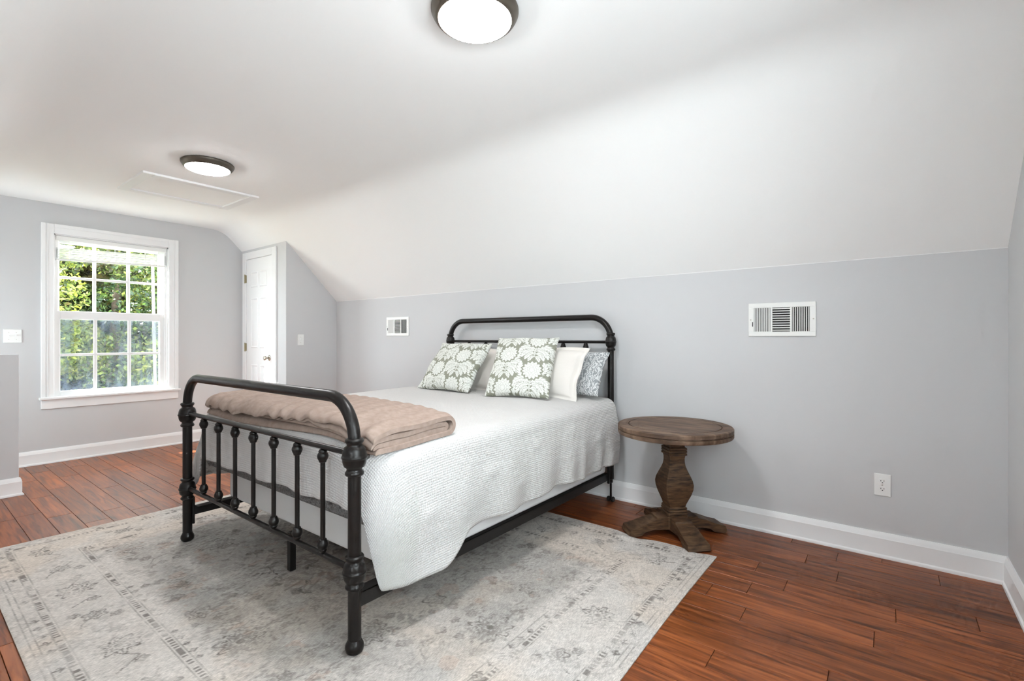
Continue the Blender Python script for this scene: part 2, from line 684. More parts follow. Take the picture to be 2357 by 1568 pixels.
# ================================================================ STRUCTURE
# floor: sub floor + planks
fl = struct('floor', MB().box(XW - 0.16, XR + 0.16, YF - 0.1, YB + 0.1, -0.10, -0.012), M['dark'],
            'glossy reddish brown hardwood plank floor of the attic bedroom', 'floor', smooth=0)
PWID = 0.1235
fixed = {-1: [-0.024, -0.426], 0: [-0.208, 0.193], 1: [-0.332], 2: [-0.189], 3: [0.285, -0.514], 4: [-0.372, 0.027], 5: [-0.499],
         6: [-0.041, -0.64], 7: [-0.473], 9: [-0.159], 10: [-0.5], 18: [-5.70], 17: [-5.87, -5.355], 19: [-4.796, -4.206],
         20: [-4.38], 13: [-5.555], 14: [-4.10], 22: [-2.594]}
for k in range(-1, 28):
    ya, yb = 3.097 - PWID * (k + 1), 3.097 - PWID * k
    ya, yb = max(ya, YF), min(yb, YB)
    cuts = sorted(fixed.get(k, []))
    xs = [XW]
    x = XW + random.uniform(0.25, 1.1)
    while x < XR - 0.15:
        if all(abs(x - c) > 0.38 for c in cuts) and not (cuts and min(cuts) - 0.5 < x < max(cuts) + 0.3) and not (x > -0.75 and k < 12):
            xs.append(x)
        x += random.uniform(0.55, 1.35)
    xs = sorted(xs + cuts + [XR])
    for a, b in zip(xs[:-1], xs[1:]):
        g, c, h = 0.0009, 0.0010, random.uniform(-0.0004, 0.0)
        x0, x1, y0, y1 = a + g, b - g, ya + g, yb - g
        vs = [(x0, y0, -0.012), (x1, y0, -0.012), (x1, y1, -0.012), (x0, y1, -0.012),
              (x0, y0, h - c), (x1, y0, h - c), (x1, y1, h - c), (x0, y1, h - c),
              (x0 + c, y0 + c, h), (x1 - c, y0 + c, h), (x1 - c, y1 - c, h), (x0 + c, y1 - c, h)]
        fs = [(8, 9, 10, 11)] + [(i, (i + 1) % 4, 4 + (i + 1) % 4, 4 + i) for i in range(4)] + [(4 + i, 4 + (i + 1) % 4, 8 + (i + 1) % 4, 8 + i) for i in range(4)]
        build('plank', MB().add(vs, fs), 'floor', fl, smooth=0, fix=False)

# ceiling: flat middle and two sloped sides with soft bends
def bend(p0, p1, p2, t, n=10):
    p0, p1, p2 = map(np.array, (p0, p1, p2))
    a = p1 + (p0 - p1) / np.linalg.norm(p0 - p1) * t
    b = p1 + (p2 - p1) / np.linalg.norm(p2 - p1) * t
    return [tuple((1 - s) ** 2 * a + 2 * s * (1 - s) * p1 + s * s * b) for s in np.linspace(0, 1, n)]


inner = [(YF, ZK)] + bend((YF, ZK), (YS0, ZC), (YS1, ZC), 0.13) + bend((YS0, ZC), (YS1, ZC), (YB, ZK), 0.13) + [(YB, ZK)]
outer = [(YB + 0.16, ZK)] + [(YS1 + 0.05, ZC + 0.16), (YS0 - 0.05, ZC + 0.16), (YF - 0.16, ZK)]
mb = MB()
mb.prism(inner + outer, 'x', XW - 0.16, XR + 0.16)
struct('ceiling', mb, 'ceiling', 'white ceiling with a flat middle and sloped sides following the roof', 'ceiling')

struct('wall_back', MB().box(XW - 0.16, XR + 0.16, YB, YB + 0.14, -0.1, ZK + 0.004), 'wall', 'low light grey wall behind the headboard and table', 'wall', smooth=0)
m = MB()
m.box(XW - 0.16, XR + 0.16, YF - 0.14, YF, -0.1, FZ0)
m.box(XW - 0.16, XR + 0.16, YF - 0.14, YF, FZ1, ZK + 0.004)
_x = XW - 0.16
for _a, _b in ADDED_WINDOWS + ((XR + 0.16, None),):
    m.box(_x, _a, YF - 0.14, YF, FZ0, FZ1)
    _x = _b
struct('wall_front', m, 'wall', 'low grey wall under the near sloped ceiling', 'wall', smooth=0)
HY0, HY1, HZ0, HZ1 = 0.950, 1.846, 0.600, 2.100


def gable(name, xa, xb, hy0, hy1, hz0, hz1, label):
    mb = MB()
    mb.box(xa, xb, YF - 0.14, hy0, -0.1, 2.5)
    mb.box(xa, xb, hy1, YB + 0.14, -0.1, 2.5)
    mb.box(xa, xb, hy0, hy1, -0.1, hz0)
    mb.box(xa, xb, hy0, hy1, hz1, 2.5)
    return struct(name, mb, 'wall', label, 'wall', smooth=0)


gable('wall_left', XW - 0.15, XW, HY0, HY1, HZ0, HZ1, 'light grey gable wall with the double hung window')
gable('wall_right', XR, XR + 0.15, 0.02, 1.22, 0.60, 2.00, 'light grey gable wall at the right edge')
zsl = lambda y: ZK + (ZC - ZK) / (YB - YS1) * (YB - y)
struct('wall_closet_front', MB().box(XW, XS, YD, YD + 0.09, 0, zsl(YD) + 0.01), 'wall', 'narrow grey closet wall around the white door', 'wall', smooth=0)
struct('wall_closet_side', MB().prism([(YD + 0.09, 0), (YB, 0), (YB, ZK + 0.01), (YD + 0.09, zsl(YD + 0.09) + 0.01)], 'x', XS - 0.09, XS), 'wall',
       'shaded grey closet side wall under the slope, with a light switch', 'wall', smooth=0)
struct('trim_1', MB().box(XS, XR, YB - 0.0015, YB + 0.002, ZK - 0.002, ZK + 0.002), 'trim', 'thin white caulk line between low wall and sloped ceiling', 'trim', smooth=0)
# half wall by the stairs
struct('wall_stair', MB().box(-5.11, -4.993, YF, 0.597, 0, 1.022, 0.003), 'wall', 'shaded grey half wall at the left edge by the stairs', 'wall', smooth=0)

# baseboards
HB = 0.129
prof = [(0.0, 0.0), (0.024, 0.0), (0.0245, 0.006), (0.022, 0.013), (0.016, 0.018), (0.0155, 0.020), (0.0155, HB - 0.030), (0.0135, HB - 0.026),
        (0.0125, HB - 0.016), (0.009, HB - 0.008), (0.006, HB), (0.0, HB)]


def baseboard(name, a, b, nrm, label, miter=(0, 0)):
    """a, b: ends on the wall line, nrm: unit normal into the room; miter: +1 outside corner, -1 inside corner at each end"""
    a, b, nrm = Vector((*a, 0)), Vector((*b, 0)), Vector((*nrm, 0))
    t = (b - a).normalized()
    mb = MB()
    rows = []
    for d, z in prof:
        rows.append([a + nrm * d - t * d * miter[0] + Vector((0, 0, z)), b + nrm * d + t * d * miter[1] + Vector((0, 0, z))])
    n = len(rows)
    vs = [r[0] for r in rows] + [r[1] for r in rows]
    fs = [(i, (i + 1) % n, n + (i + 1) % n, n + i) for i in range(n)] + [tuple(range(n))[::-1], tuple(range(n, 2 * n))]
    mb.add(vs, fs)
    return struct(name, mb, 'trim', label, 'baseboard', smooth=25)


struct('added_eave', MB().box(XW - 2.2, XR + 0.3, YF - 1.30, YF - 0.165, 1.60, 1.66), 'trim', 'unseen white eave added to keep the sun out of the near slope windows', 'eave', smooth=0)  # added out of view to block sun at the near slope windows
baseboard('baseboard_back', (XS, YB), (XR, YB), (0, -1), 'white baseboard along the low wall behind bed and table', (-1, -1))
baseboard('baseboard_right', (XR, YF), (XR, YB), (-1, 0), 'white baseboard on the right gable wall', (-1, -1))
baseboard('baseboard_left', (XW, YF), (XW, YD), (1, 0), 'white baseboard under the window', (-1, -1))
baseboard('baseboard_closet', (XS, YD), (XS, YB), (1, 0), 'white baseboard on the closet side wall behind the bed', (1, -1))
baseboard('baseboard_front', (XW, YF), (XR, YF), (0, 1), 'white baseboard under the near slope', (-1, -1))
baseboard('baseboard_stair', (-4.993, YF), (-4.993, 0.597), (1, 0), 'white baseboard at the foot of the stair half wall', (-1, 1))


# ---------------------------------------------------------------- windows
def window(name, sgn, xw, y0, y1, z0, z1, label, detailed, swap=False):
    """sgn: +1 room lies at +x of the wall plane xw, -1 at -x"""
    X = lambda d: xw + sgn * d

    def bx(mb, d0, d1, ya, yb, za, zb, c=0.0):
        a, b = sorted((X(d0), X(d1)))
        return mb.box(ya, yb, a, b, za, zb, c) if swap else mb.box(a, b, ya, yb, za, zb, c)
    r = setp(empty(name, ((y0 + y1) / 2, xw, z0) if swap else (xw, (y0 + y1) / 2, z0)), label, 'window', None, 'structure')
    cw = 0.088
    for ya, yb in ((y0 - cw, y0), (y1, y1 + cw)):
        m = MB()
        bx(m, 0, 0.018, ya, yb, z0, z1 + cw, 0.003)
        bx(m, 0.018, 0.024, ya if ya < y0 - 0.05 else yb - 0.03, (ya + 0.03) if ya < y0 - 0.05 else yb, z0, z1 + cw, 0.002)
        bx(m, 0.018, 0.0215, ya + 0.040, ya + 0.048, z0, z1 + cw, 0.001)
        build('casing', m, 'trim', r, 20)
    m = MB()
    bx(m, 0, 0.018, y0, y1, z1, z1 + cw, 0.003)
    bx(m, 0.018, 0.024, y0, y1, z1 + cw - 0.03, z1 + cw, 0.002)
    build('casing', m, 'trim', r, 20)
    m = MB()
    bx(m, -0.07, 0.048, y0 - cw - 0.014, y1 + cw + 0.014, z0 - 0.020, z0 + 0.002, 0.004)
    build('stool', m, 'trim', r, 20)
    m = MB()
    bx(m, 0, 0.016, y0 - cw, y1 + cw, z0 - 0.105, z0 - 0.020, 0.003)
    build('apron', m, 'trim', r, 20)
    m = MB()
    for ya, yb in ((y0, y0 + 0.010), (y1 - 0.010, y1)):
        bx(m, -0.15, 0.0, ya, yb, z0, z1)
    bx(m, -0.15, 0.0, y0, y1, z1 - 0.010, z1)
    bx(m, -0.16, -0.07, y0, y1, z0 - 0.02, z0 + 0.006)
    for ya, yb in ((y0 + 0.010, y0 + 0.030), (y1 - 0.030, y1 - 0.010)):
        bx(m, -0.030, -0.018, ya, yb, z0, z1 - 0.01)
    build('jamb', m, 'trim', r, 0)
    gy = [y0 + 0.050, y1 - 0.068]
    zm = z0 + 0.478 * (z1 - z0)
    w = gy[1] - gy[0]
    cols = [gy[0], gy[0] + (w - 0.054) / 3, gy[0] + (w - 0.054) / 3 + 0.027, gy[0] + 2 * (w - 0.054) / 3 + 0.027, gy[0] + 2 * (w - 0.054) / 3 + 0.054, gy[1]]
    for sname, dx, za, zb, gz0, gz1 in (('upper_sash', -0.105, zm, z1 - 0.012, zm + 0.075, z1 - 0.070), ('lower_sash', -0.068, z0 + 0.006, zm + 0.078, z0 + 0.048, zm)):
        m = MB()
        bx(m, dx, dx + 0.034, y0 + 0.010, gy[0], za, zb, 0.003)
        bx(m, dx, dx + 0.034, gy[1], y1 - 0.010, za, zb, 0.003)
        bx(m, dx, dx + 0.034, gy[0], gy[1], za, gz0, 0.003)
        bx(m, dx, dx + 0.034, gy[0], gy[1], gz1, zb, 0.003)
        s = build(sname, m, 'trim', r, 20)
        mid = (gz0 + gz1) / 2
        for ya in (1, 3):
            m = MB()
            bx(m, dx + 0.010, dx + 0.026, cols[ya], cols[ya + 1], gz0, gz1, 0.003)
            build('muntin', m, 'trim', s, 20)
        m = MB()
        bx(m, dx + 0.0105, dx + 0.0255, gy[0], gy[1], mid - 0.012, mid + 0.012, 0.003)
        build('muntin', m, 'trim', s, 20)
        for q in (0, 2, 4):
            for pa, pb in ((gz0, mid - 0.012), (mid + 0.012, gz1)):
                m = MB()
                bx(m, dx + 0.016, dx + 0.020, cols[q], cols[q + 1], pa, pb)
                build('pane', m, 'glass', s, 0)
        if sname == 'lower_sash' and detailed:
            m = MB()
            yc = (gy[0] + gy[1]) / 2
            bx(m, dx + 0.034, dx + 0.050, yc - 0.035, yc + 0.035, z0 + 0.012, z0 + 0.022, 0.003)
            bx(m, dx + 0.034, dx + 0.046, yc - 0.012, yc + 0.012, z0 + 0.020, z0 + 0.034, 0.003)
            build('sash_lift', m, 'plastic', s, 20)
    m = MB()
    bx(m, -0.140, -0.1385, y0 + 0.03, y1 - 0.03, z0 + 0.02, zm + 0.035)
    build('insect_screen', m, 'screen', r, 0)
    return r


window('window_1', 1, XW, HY0, HY1, HZ0, HZ1, 'white six over six double hung window looking out on trees', True)
for _k, (_a, _b) in enumerate(ADDED_WINDOWS):
    window('window_%d' % (_k + 2), 1, YF, _a, _b, FZ0, FZ1, ('unseen white window added in the stairwell to let in more daylight', 'unseen white window added by the camera corner to let in more daylight')[_k], False, True)
window('window_4', -1, XR, 0.02, 1.22, 0.60, 2.00, 'unseen white window added in the right gable wall to brighten the room', False)  # out of view, added as a further source of daylight

# raised blind
bl = setp(empty('window_blind', (XW - 0.01, 1.40, 1.88)), 'white slatted blind pulled up at the top of the window', 'blind')
BX = XW - 0.012
build('headrail', MB().box(BX - 0.013, BX + 0.013, HY0 + 0.014, HY1 - 0.014, 2.048, 2.088, 0.003), 'slat', bl, 20)
tilt = lambda y: 0.034 * (y - 1.40) / 0.89
for i in range(15):
    z = 1.898 + 0.0068 * i + random.uniform(-0.001, 0.001)
    ya, yb = HY0 + 0.018 + random.uniform(-0.003, 0.003), HY1 - 0.018 + random.uniform(-0.003, 0.003)
    pr = []
    for d, c in ((-0.0125, 0.0), (-0.006, 0.0022), (0, 0.003), (0.006, 0.0022), (0.0125, 0.0)):
        pr.append([(BX + d, ya, z + c + tilt(ya)), (BX + d, (ya + yb) / 2, z + c - 0.002), (BX + d, yb, z + c + tilt(yb))])
    o = build('slat', MB().grid(pr), 'slat', bl, 60, fix=False)
m = MB()
ya, yb = HY0 + 0.016, HY1 - 0.016
vs = [(BX + sx * 0.013, y, 1.884 + tilt(y) + sz * 0.007) for y in (ya, yb) for sx, sz in ((-1, -1), (1, -1), (1, 1), (-1, 1))]
build('bottom_rail', m.add(vs, [(0, 1, 2, 3), (7, 6, 5, 4), (0, 4, 5, 1), (1, 5, 6, 2), (2, 6, 7, 3), (3, 7, 4, 0)]), 'slat', bl, 0)
for y in (1.06, 1.40, 1.74):
    build('ladder_cord', MB().tube([(BX + 0.0145, y, 2.05), (BX + 0.0145, y, 1.88 + tilt(y))], 0.0012, 6).tube([(BX - 0.0145, y, 2.05), (BX - 0.0145, y, 1.88 + tilt(y))], 0.0012, 6), 'slat', bl, 0)
build('tilt_wand', MB().tube([(BX + 0.016, 1.64, 2.05), (BX + 0.018, 1.645, 1.93)], 0.004, 8), 'slat', bl, 40)

# ---------------------------------------------------------------- closet door
dr = setp(empty('door_1', (-5.60, YD, 0)), 'white six panel closet door with satin knob beside the window wall', 'door', None, 'structure')
DX0, DX1, DZ1 = -5.905, -5.297, 2.046
for xa, xb in ((DX0 - 0.085, DX0 - 0.004), (DX1 + 0.004, DX1 + 0.095)):
    build('casing', MB().box(xa, xb, YD - 0.018, YD, 0, DZ1 + 0.085, 0.004), 'trim', dr, 20)
build('casing', MB().box(DX0 - 0.004, DX1 + 0.004, YD - 0.018, YD, DZ1 + 0.004, DZ1 + 0.085, 0.004), 'trim', dr, 20)
slab = build('door_slab', MB().box(DX0, DX1, YD - 0.008, YD, 0.008, DZ1, 0.002), 'door', dr, 20)
for xa, xb in ((DX0 + 0.115, DX0 + 0.280), (DX1 - 0.280, DX1 - 0.115)):
    for za, zb in ((1.72, 1.90), (1.03, 1.60), (0.24, 0.84)):
        m = MB()
        rings = []
        for ins, dp in ((0, 0), (0.006, 0.005), (0.012, 0.0055), (0.022, 0.001), (0.045, 0.006)):
            y = YD - 0.008 - dp
            rings.append([(xa + ins, y, za + ins), (xb - ins, y, za + ins), (xb - ins, y, zb - ins), (xa + ins, y, zb - ins)])
        m.grid(rings, close=True)
        m.f.append(tuple(range(16, 20)))
        build('door_panel', m, 'door', slab, 20)
for zc in (0.23, 1.037, 1.828):
    h = build('hinge', MB().box(DX0 - 0.016, DX0 + 0.004, YD - 0.022, YD - 0.008, zc - 0.045, zc + 0.045, 0.002), 'brass', dr, 20)
    build('hinge_pin', MB().lathe([(0.0, -0.052), (0.006, -0.050), (0.006, 0.050), (0.0, 0.052)], (DX0 - 0.004, YD - 0.026, zc), 10, caps=False), 'brass', h, 40)
kx, kz = DX1 - 0.065, 0.922
kn = build('door_knob', MB().lathe([(0.001, 0), (0.016, 0.001), (0.024, 0.008), (0.026, 0.018), (0.022, 0.028), (0.012, 0.034), (0.009, 0.040), (0.009, 0.055), (0.010, 0.060)],
                                   (kx, YD - 0.068, kz), 24, 'y'), 'nickel', dr, 50)
build('rose', MB().lathe([(0.001, 0), (0.024, 0.0), (0.030, 0.004), (0.032, 0.010)], (kx, YD - 0.018, kz), 24, 'y'), 'nickel', kn, 50)

# ---------------------------------------------------------------- attic hatch
HX0, HX1, HYa, HYb = -4.984, -4.335, 1.163, 2.001
ah = setp(empty('attic_hatch', ((HX0 + HX1) / 2, (HYa + HYb) / 2, ZC)), 'white attic access hatch with flat trim in the ceiling beside the far light', 'hatch')
build('hatch_panel', MB().box(HX0 + 0.06, HX1 - 0.06, HYa + 0.06, HYb - 0.06, ZC - 0.004, ZC + 0.01, 0.001), 'ceiling', ah, 0)
tw = 0.072
build('trim_board', MB().box(HX0, HX1, HYa, HYa + tw, ZC - 0.016, ZC + 0.002, 0.003), 'trim', ah, 20)
build('trim_board', MB().box(HX0, HX1, HYb - tw, HYb, ZC - 0.016, ZC + 0.002, 0.003), 'trim', ah, 20)
build('trim_board', MB().box(HX0, HX0 + tw, HYa + tw, HYb - tw, ZC - 0.016, ZC + 0.002, 0.003), 'trim', ah, 20)
build('trim_board', MB().box(HX1 - tw, HX1, HYa + tw, HYb - tw, ZC - 0.016, ZC + 0.002, 0.003), 'trim', ah, 20)


# ---------------------------------------------------------------- ceiling lights
def ceiling_light(x, y, label):
    r = setp(empty('ceiling_light', (x, y, ZC)), label, 'ceiling light', 'flush ceiling lights')
    c = (x, y, ZC)
    build('mounting_ring', MB().lathe([(0.10, 0.0), (0.160, 0.0), (0.1645, -0.004), (0.1645, -0.010), (0.160, -0.020), (0.152, -0.032), (0.144, -0.040), (0.138, -0.041), (0.134, -0.036), (0.10, -0.030)], c, 64, caps=False), 'lampring', r, 40)
    pr = [(0.138 * math.cos(a), -0.038 - 0.026 * math.sin(a)) for a in np.linspace(0, PI / 2 - 0.02, 12)]
    build('glass_dome', MB().lathe(pr, c, 64, caps=True), 'dome', r, 60)
    return r


ceiling_light(-1.230, 1.362, 'round bronze rimmed flush light at the top edge of the photo')
ceiling_light(-3.805, 1.40, 'round bronze rimmed flush light beside the attic hatch')


# ---------------------------------------------------------------- wall registers, outlet, switches
def register(x0, x1, z0, z1, label):
    yw = YB
    xc, zc = (x0 + x1) / 2, (z0 + z1) / 2
    r = setp(empty('wall_register', (xc, yw, z0)), label, 'air vent', 'white wall air registers')
    k = (x1 - x0) / 0.344
    b = [(x0 + 0.029 * k, x0 + 0.117 * k), (x0 + 0.127 * k, x0 + 0.217 * k), (x0 + 0.227 * k, x0 + 0.314 * k)]
    za, zb = z0 + 0.028, z1 - 0.028
    m = MB()
    m.box(x0, x1, yw - 0.008, yw, z0, za, 0.002)
    m.box(x0, x1, yw - 0.008, yw, zb, z1, 0.002)
    for xa, xb in ((x0, b[0][0]), (b[0][1], b[1][0]), (b[1][1], b[2][0]), (b[2][1], x1)):
        m.box(xa, xb, yw - 0.008, yw, za - 0.001, zb + 0.001, 0.001)
    build('face_frame', m, 'register', r, 20)
    build('dark_duct_sheet', MB().box(b[0][0] - 0.002, b[2][1] + 0.002, yw - 0.0012, yw + 0.001, za - 0.002, zb + 0.002), 'dark', r, 0)  # dark sheet on the wall standing in for shade inside the duct

    def fin(p, q, d):
        # p, q: ends (x, z); d: direction (x, y, z) of the fin blade
        t = Vector((q[0] - p[0], 0, q[1] - p[1])).normalized()
        n = Vector(d).normalized().cross(t) * 0.0006
        A, B, D = Vector((p[0], yw - 0.0015, p[1])), Vector((q[0], yw - 0.0015, q[1])), Vector(d)
        vs = [A + n, B + n, B + D + n, A + D + n, A - n, B - n, B + D - n, A + D - n]
        build('louver', MB().add(vs, [(0, 1, 2, 3), (7, 6, 5, 4), (0, 4, 5, 1), (1, 5, 6, 2), (2, 6, 7, 3), (3, 7, 4, 0)]), 'register', r, 0)
    n = 7
    for i in range(n):
        x = b[0][0] + (i + 0.75) * (b[0][1] - b[0][0]) / n
        fin((x, za), (x, zb), (-0.0075, -0.0085, 0))
    for i in range(10):
        z = za + (i + 0.75) * (zb - za) / 10
        fin((b[1][0], z), (b[1][1], z), (0, -0.0085, -0.006))
    for i in range(n + 1):
        x = b[2][0] + (i + 0.25) * (b[2][1] - b[2][0]) / (n + 1)
        fin((x, za), (x, zb), (0.0065, -0.0085, 0))
    for x in (x0 + 0.012, x1 - 0.012):
        build('screw', MB().lathe([(0.0005, -0.0095), (0.003, -0.0092), (0.004, -0.008)], (x, yw, zc), 10, 'y'), 'nickel', r, 40)
    build('damper_lever', MB().box(x0 + 0.021, x0 + 0.024, yw - 0.013, yw - 0.007, zc - 0.040, zc - 0.012, 0.001), 'dark', r, 0)


register(-0.660, -0.315, 1.151, 1.346, 'white wall air register to the right of the bed')
register(-4.097, -3.750, 1.163, 1.354, 'white wall air register between closet and headboard')

ot = setp(empty('wall_outlet', (-0.021, YB, 0.319)), 'white duplex wall outlet low on the wall right of the table', 'outlet')
build('cover_plate', MB().box(-0.056, 0.014, YB - 0.006, YB, 0.319, 0.433, 0.002), 'plastic', ot, 20)
for zc in (0.356, 0.396):
    pr = []
    for a in np.linspace(0, 2 * PI, 24, endpoint=False):
        pr.append((-0.021 + 0.0172 * math.cos(a), zc + max(-0.0128, min(0.0128, 0.0172 * math.sin(a)))))
    rc = build('receptacle', MB().prism(pr, 'y', YB - 0.0085, YB - 0.005), 'plastic', ot, 20)
    m = MB()
    m.box(-0.0285, -0.0262, YB - 0.0092, YB - 0.008, zc - 0.002, zc + 0.006)
    m.box(-0.0158, -0.0135, YB - 0.0092, YB - 0.008, zc - 0.001, zc + 0.006)
    m.box(-0.0235, -0.0185, YB - 0.0092, YB - 0.008, zc - 0.0095, zc - 0.005)
    build('slots', m, 'dark', rc, 0)
build('screw', MB().lathe([(0.0005, -0.008), (0.002, -0.0075), (0.003, -0.006)], (-0.021, YB, 0.376), 10, 'y'), 'nickel', ot, 40)

sw = setp(empty('light_switch', (XS, 2.748, 1.063)), 'white single light switch on the shaded closet side wall', 'light switch')
build('cover_plate', MB().box(XS, XS + 0.006, 2.714, 2.782, 1.064, 1.180, 0.002), 'plastic', sw, 20)
build('toggle', MB().box(XS + 0.005, XS + 0.018, 2.744, 2.752, 1.120, 1.140, 0.002), 'plastic', sw, 20)
for z in (1.092, 1.152):
    build('screw', MB().lathe([(0.003, 0.005), (0.002, 0.0075), (0.0005, 0.008)], (XS, 2.748, z), 10, 'x'), 'nickel', sw, 40)
sw = setp(empty('light_switch', (XW, 0.684, 1.100)), 'white double light switch plate left of the window above the half wall', 'light switch')
build('cover_plate', MB().box(XW, XW + 0.006, 0.627, 0.741, 1.101, 1.217, 0.002), 'plastic', sw, 20)
for y, up in ((0.661, 0), (0.707, 1)):
    build('toggle', MB().box(XW + 0.005, XW + 0.018, y - 0.004, y + 0.004, 1.152 + 0.006 * up, 1.166 + 0.006 * up, 0.002), 'plastic', sw, 20)
    for z in (1.129, 1.189):
        build('screw', MB().lathe([(0.003, 0.005), (0.002, 0.0075), (0.0005, 0.008)], (XW, y, z), 10, 'x'), 'nickel', sw, 40)

# ================================================================ RUG
RX0, RX1, RY0, RY1 = -3.755, -0.699, 0.2965, 2.648


def paint_rug(nx, ny):
    X, Y = np.meshgrid(np.linspace(0, RX1 - RX0, nx), np.linspace(0, RY1 - RY0, ny), indexing='ij')
    Lx, Ly = RX1 - RX0, RY1 - RY0
    e = np.minimum(np.minimum(X, Lx - X), np.minimum(Y, Ly - Y))
    along = np.where((np.minimum(X, Lx - X) < np.minimum(Y, Ly - Y)), Y, X)
    base = np.array([206, 199, 192.0])
    img = np.ones((nx, ny, 3)) * base
    dark = np.zeros((nx, ny))
    dash = np.zeros((nx, ny))
    wear = fbm(X * 4, Y * 4, 3, 5)
    wear2 = fbm(X * 14, Y * 14, 9, 4)
    fine = fbm(X * 60, Y * 90, 21, 3)

    def ink(mask, amt):
        nonlocal dark
        dark = np.maximum(dark, mask * amt)
    WOB = fbm(X * 25, Y * 25, 33, 2) - 0.5
    # guard lines
    for c, w in ((0.030, 0.002), (0.048, 0.002), (0.090, 0.0025), (0.120, 0.0025), (0.338, 0.0025), (0.372, 0.0025), (0.405, 0.002)):
        ink((np.abs(e - c) < w) * 1.0, 0.35)
    for c in (0.105, 0.355):
        cell = np.floor(along / 0.010)
        r = np.random.default_rng(5).random(4000)[(cell.astype(int)) % 4000]
        blk = np.random.default_rng(6).random(4000)[(along / 0.062).astype(int) % 4000]
        m = (np.abs(e - c) < 0.0095) & ((cell % 2 == 0) | (r > 0.80)) & (r > 0.12) & (blk > 0.10)
        dash = np.maximum(dash, m * 0.60)
    # small stamps in guard stripes
    for c, sp, rad in ((0.069, 0.075, 0.014), (0.388, 0.060, 0.011)):
        u = (along % sp) - sp / 2
        v = e - c
        r = np.hypot(u, v)
        a = np.arctan2(v, u)
        m = (np.abs(r - rad * (0.7 + 0.3 * np.cos(4 * a))) < 0.0035) | ((np.abs(u - v * 1.3) < 0.004) & (r < rad))
        pick = np.random.default_rng(8).random(400)[(along / sp).astype(int) % 400]
        ink(m * (pick > 0.25), 0.6)

    def flower(cx, cy, rad, pet, amt, rot=0.0, rings=(1.0, 0.55), leaf=True):
        i0, i1 = max(0, int((cx - rad * 1.4) / Lx * (nx - 1))), int((cx + rad * 1.4) / Lx * (nx - 1)) + 2
        j0, j1 = max(0, int((cy - rad * 1.4) / Ly * (ny - 1))), int((cy + rad * 1.4) / Ly * (ny - 1)) + 2
        sl = (slice(i0, i1), slice(j0, j1))
        dx, dy = X[sl] - cx, Y[sl] - cy
        r = np.hypot(dx, dy)
        a = np.arctan2(dy, dx) + rot
        wb = 0.30 * WOB[sl]

        def put(m, v):
            dark[sl] = np.maximum(dark[sl], m * v)
        for k, q in enumerate(rings):
            rr = rad * q * (0.82 + 0.18 * np.cos(pet * a) + wb)
            put(np.abs(r - rr) < 0.0030 + 0.02 * rad, amt * (1 - 0.25 * k))
        put(r < rad * 0.18, amt * 0.8)
        put((np.abs(np.sin(a * pet)) < 0.22) & (r > rad * 0.62) & (r < rad * 0.98), amt * 0.6)

    def vine(pts, amt, w=0.0035):
        for (x0, y0), (x1, y1) in zip(pts[:-1], pts[1:]):
            n = max(2, int(math.hypot(x1 - x0, y1 - y0) / 0.006))
            for s in np.linspace(0, 1, n):
                cx, cy = x0 + (x1 - x0) * s, y0 + (y1 - y0) * s
                i0, i1 = int((cx - 0.012) / Lx * (nx - 1)), int((cx + 0.012) / Lx * (nx - 1)) + 1
                j0, j1 = int((cy - 0.012) / Ly * (ny - 1)), int((cy + 0.012) / Ly * (ny - 1)) + 1
                i0, j0 = max(i0, 0), max(j0, 0)
                d = np.hypot(X[i0:i1, j0:j1] - cx, Y[i0:i1, j0:j1] - cy)
                dark[i0:i1, j0:j1] = np.maximum(dark[i0:i1, j0:j1], (d < w) * amt)
    R = random.Random(4)
    bc = 0.23
    # border motifs
    segs = []
    n = 9
    for i in range(n):
        x = 0.25 + (Lx - 0.5) * i / (n - 1)
        segs += [(x, bc, 0, i), (x, Ly - bc, PI, i)]
    n = 7
    for i in range(1, n - 1):
        y = 0.25 + (Ly - 0.5) * i / (n - 1)
        segs += [(bc, y, PI / 2, i), (Lx - bc, y, -PI / 2, i)]
    for x, y, ro, i in segs:
        if i % 2 == 0:
            flower(x, y, 0.070, 8, 0.75, ro)
            for s in (-1, 1):
                p = [(x + s * 0.075, y), (x + s * 0.12, y + 0.035), (x + s * 0.155, y - 0.01), (x + s * 0.18, y - 0.045)]
                vine(p, 0.55)
                flower(x + s * 0.15, y + 0.03, 0.022, 5, 0.55)
        else:
            flower(x, y, 0.040, 6, 0.6, ro, rings=(1.0, 0.5))
            flower(x + 0.05, y + 0.06, 0.022, 5, 0.5, ro)
            flower(x - 0.05, y - 0.06, 0.022, 5, 0.5, ro)
            vine([(x - 0.06, y + 0.05), (x - 0.02, y + 0.02), (x + 0.05, y - 0.05), (x + 0.08, y - 0.06)], 0.5)
    # field
    cx, cy = Lx / 2, Ly / 2
    for rad, pet, amt in ((0.40, 12, 0.6), (0.24, 8, 0.6), (0.10, 6, 0.6)):
        flower(cx, cy, rad, pet, amt, rings=(1.0, 0.9))
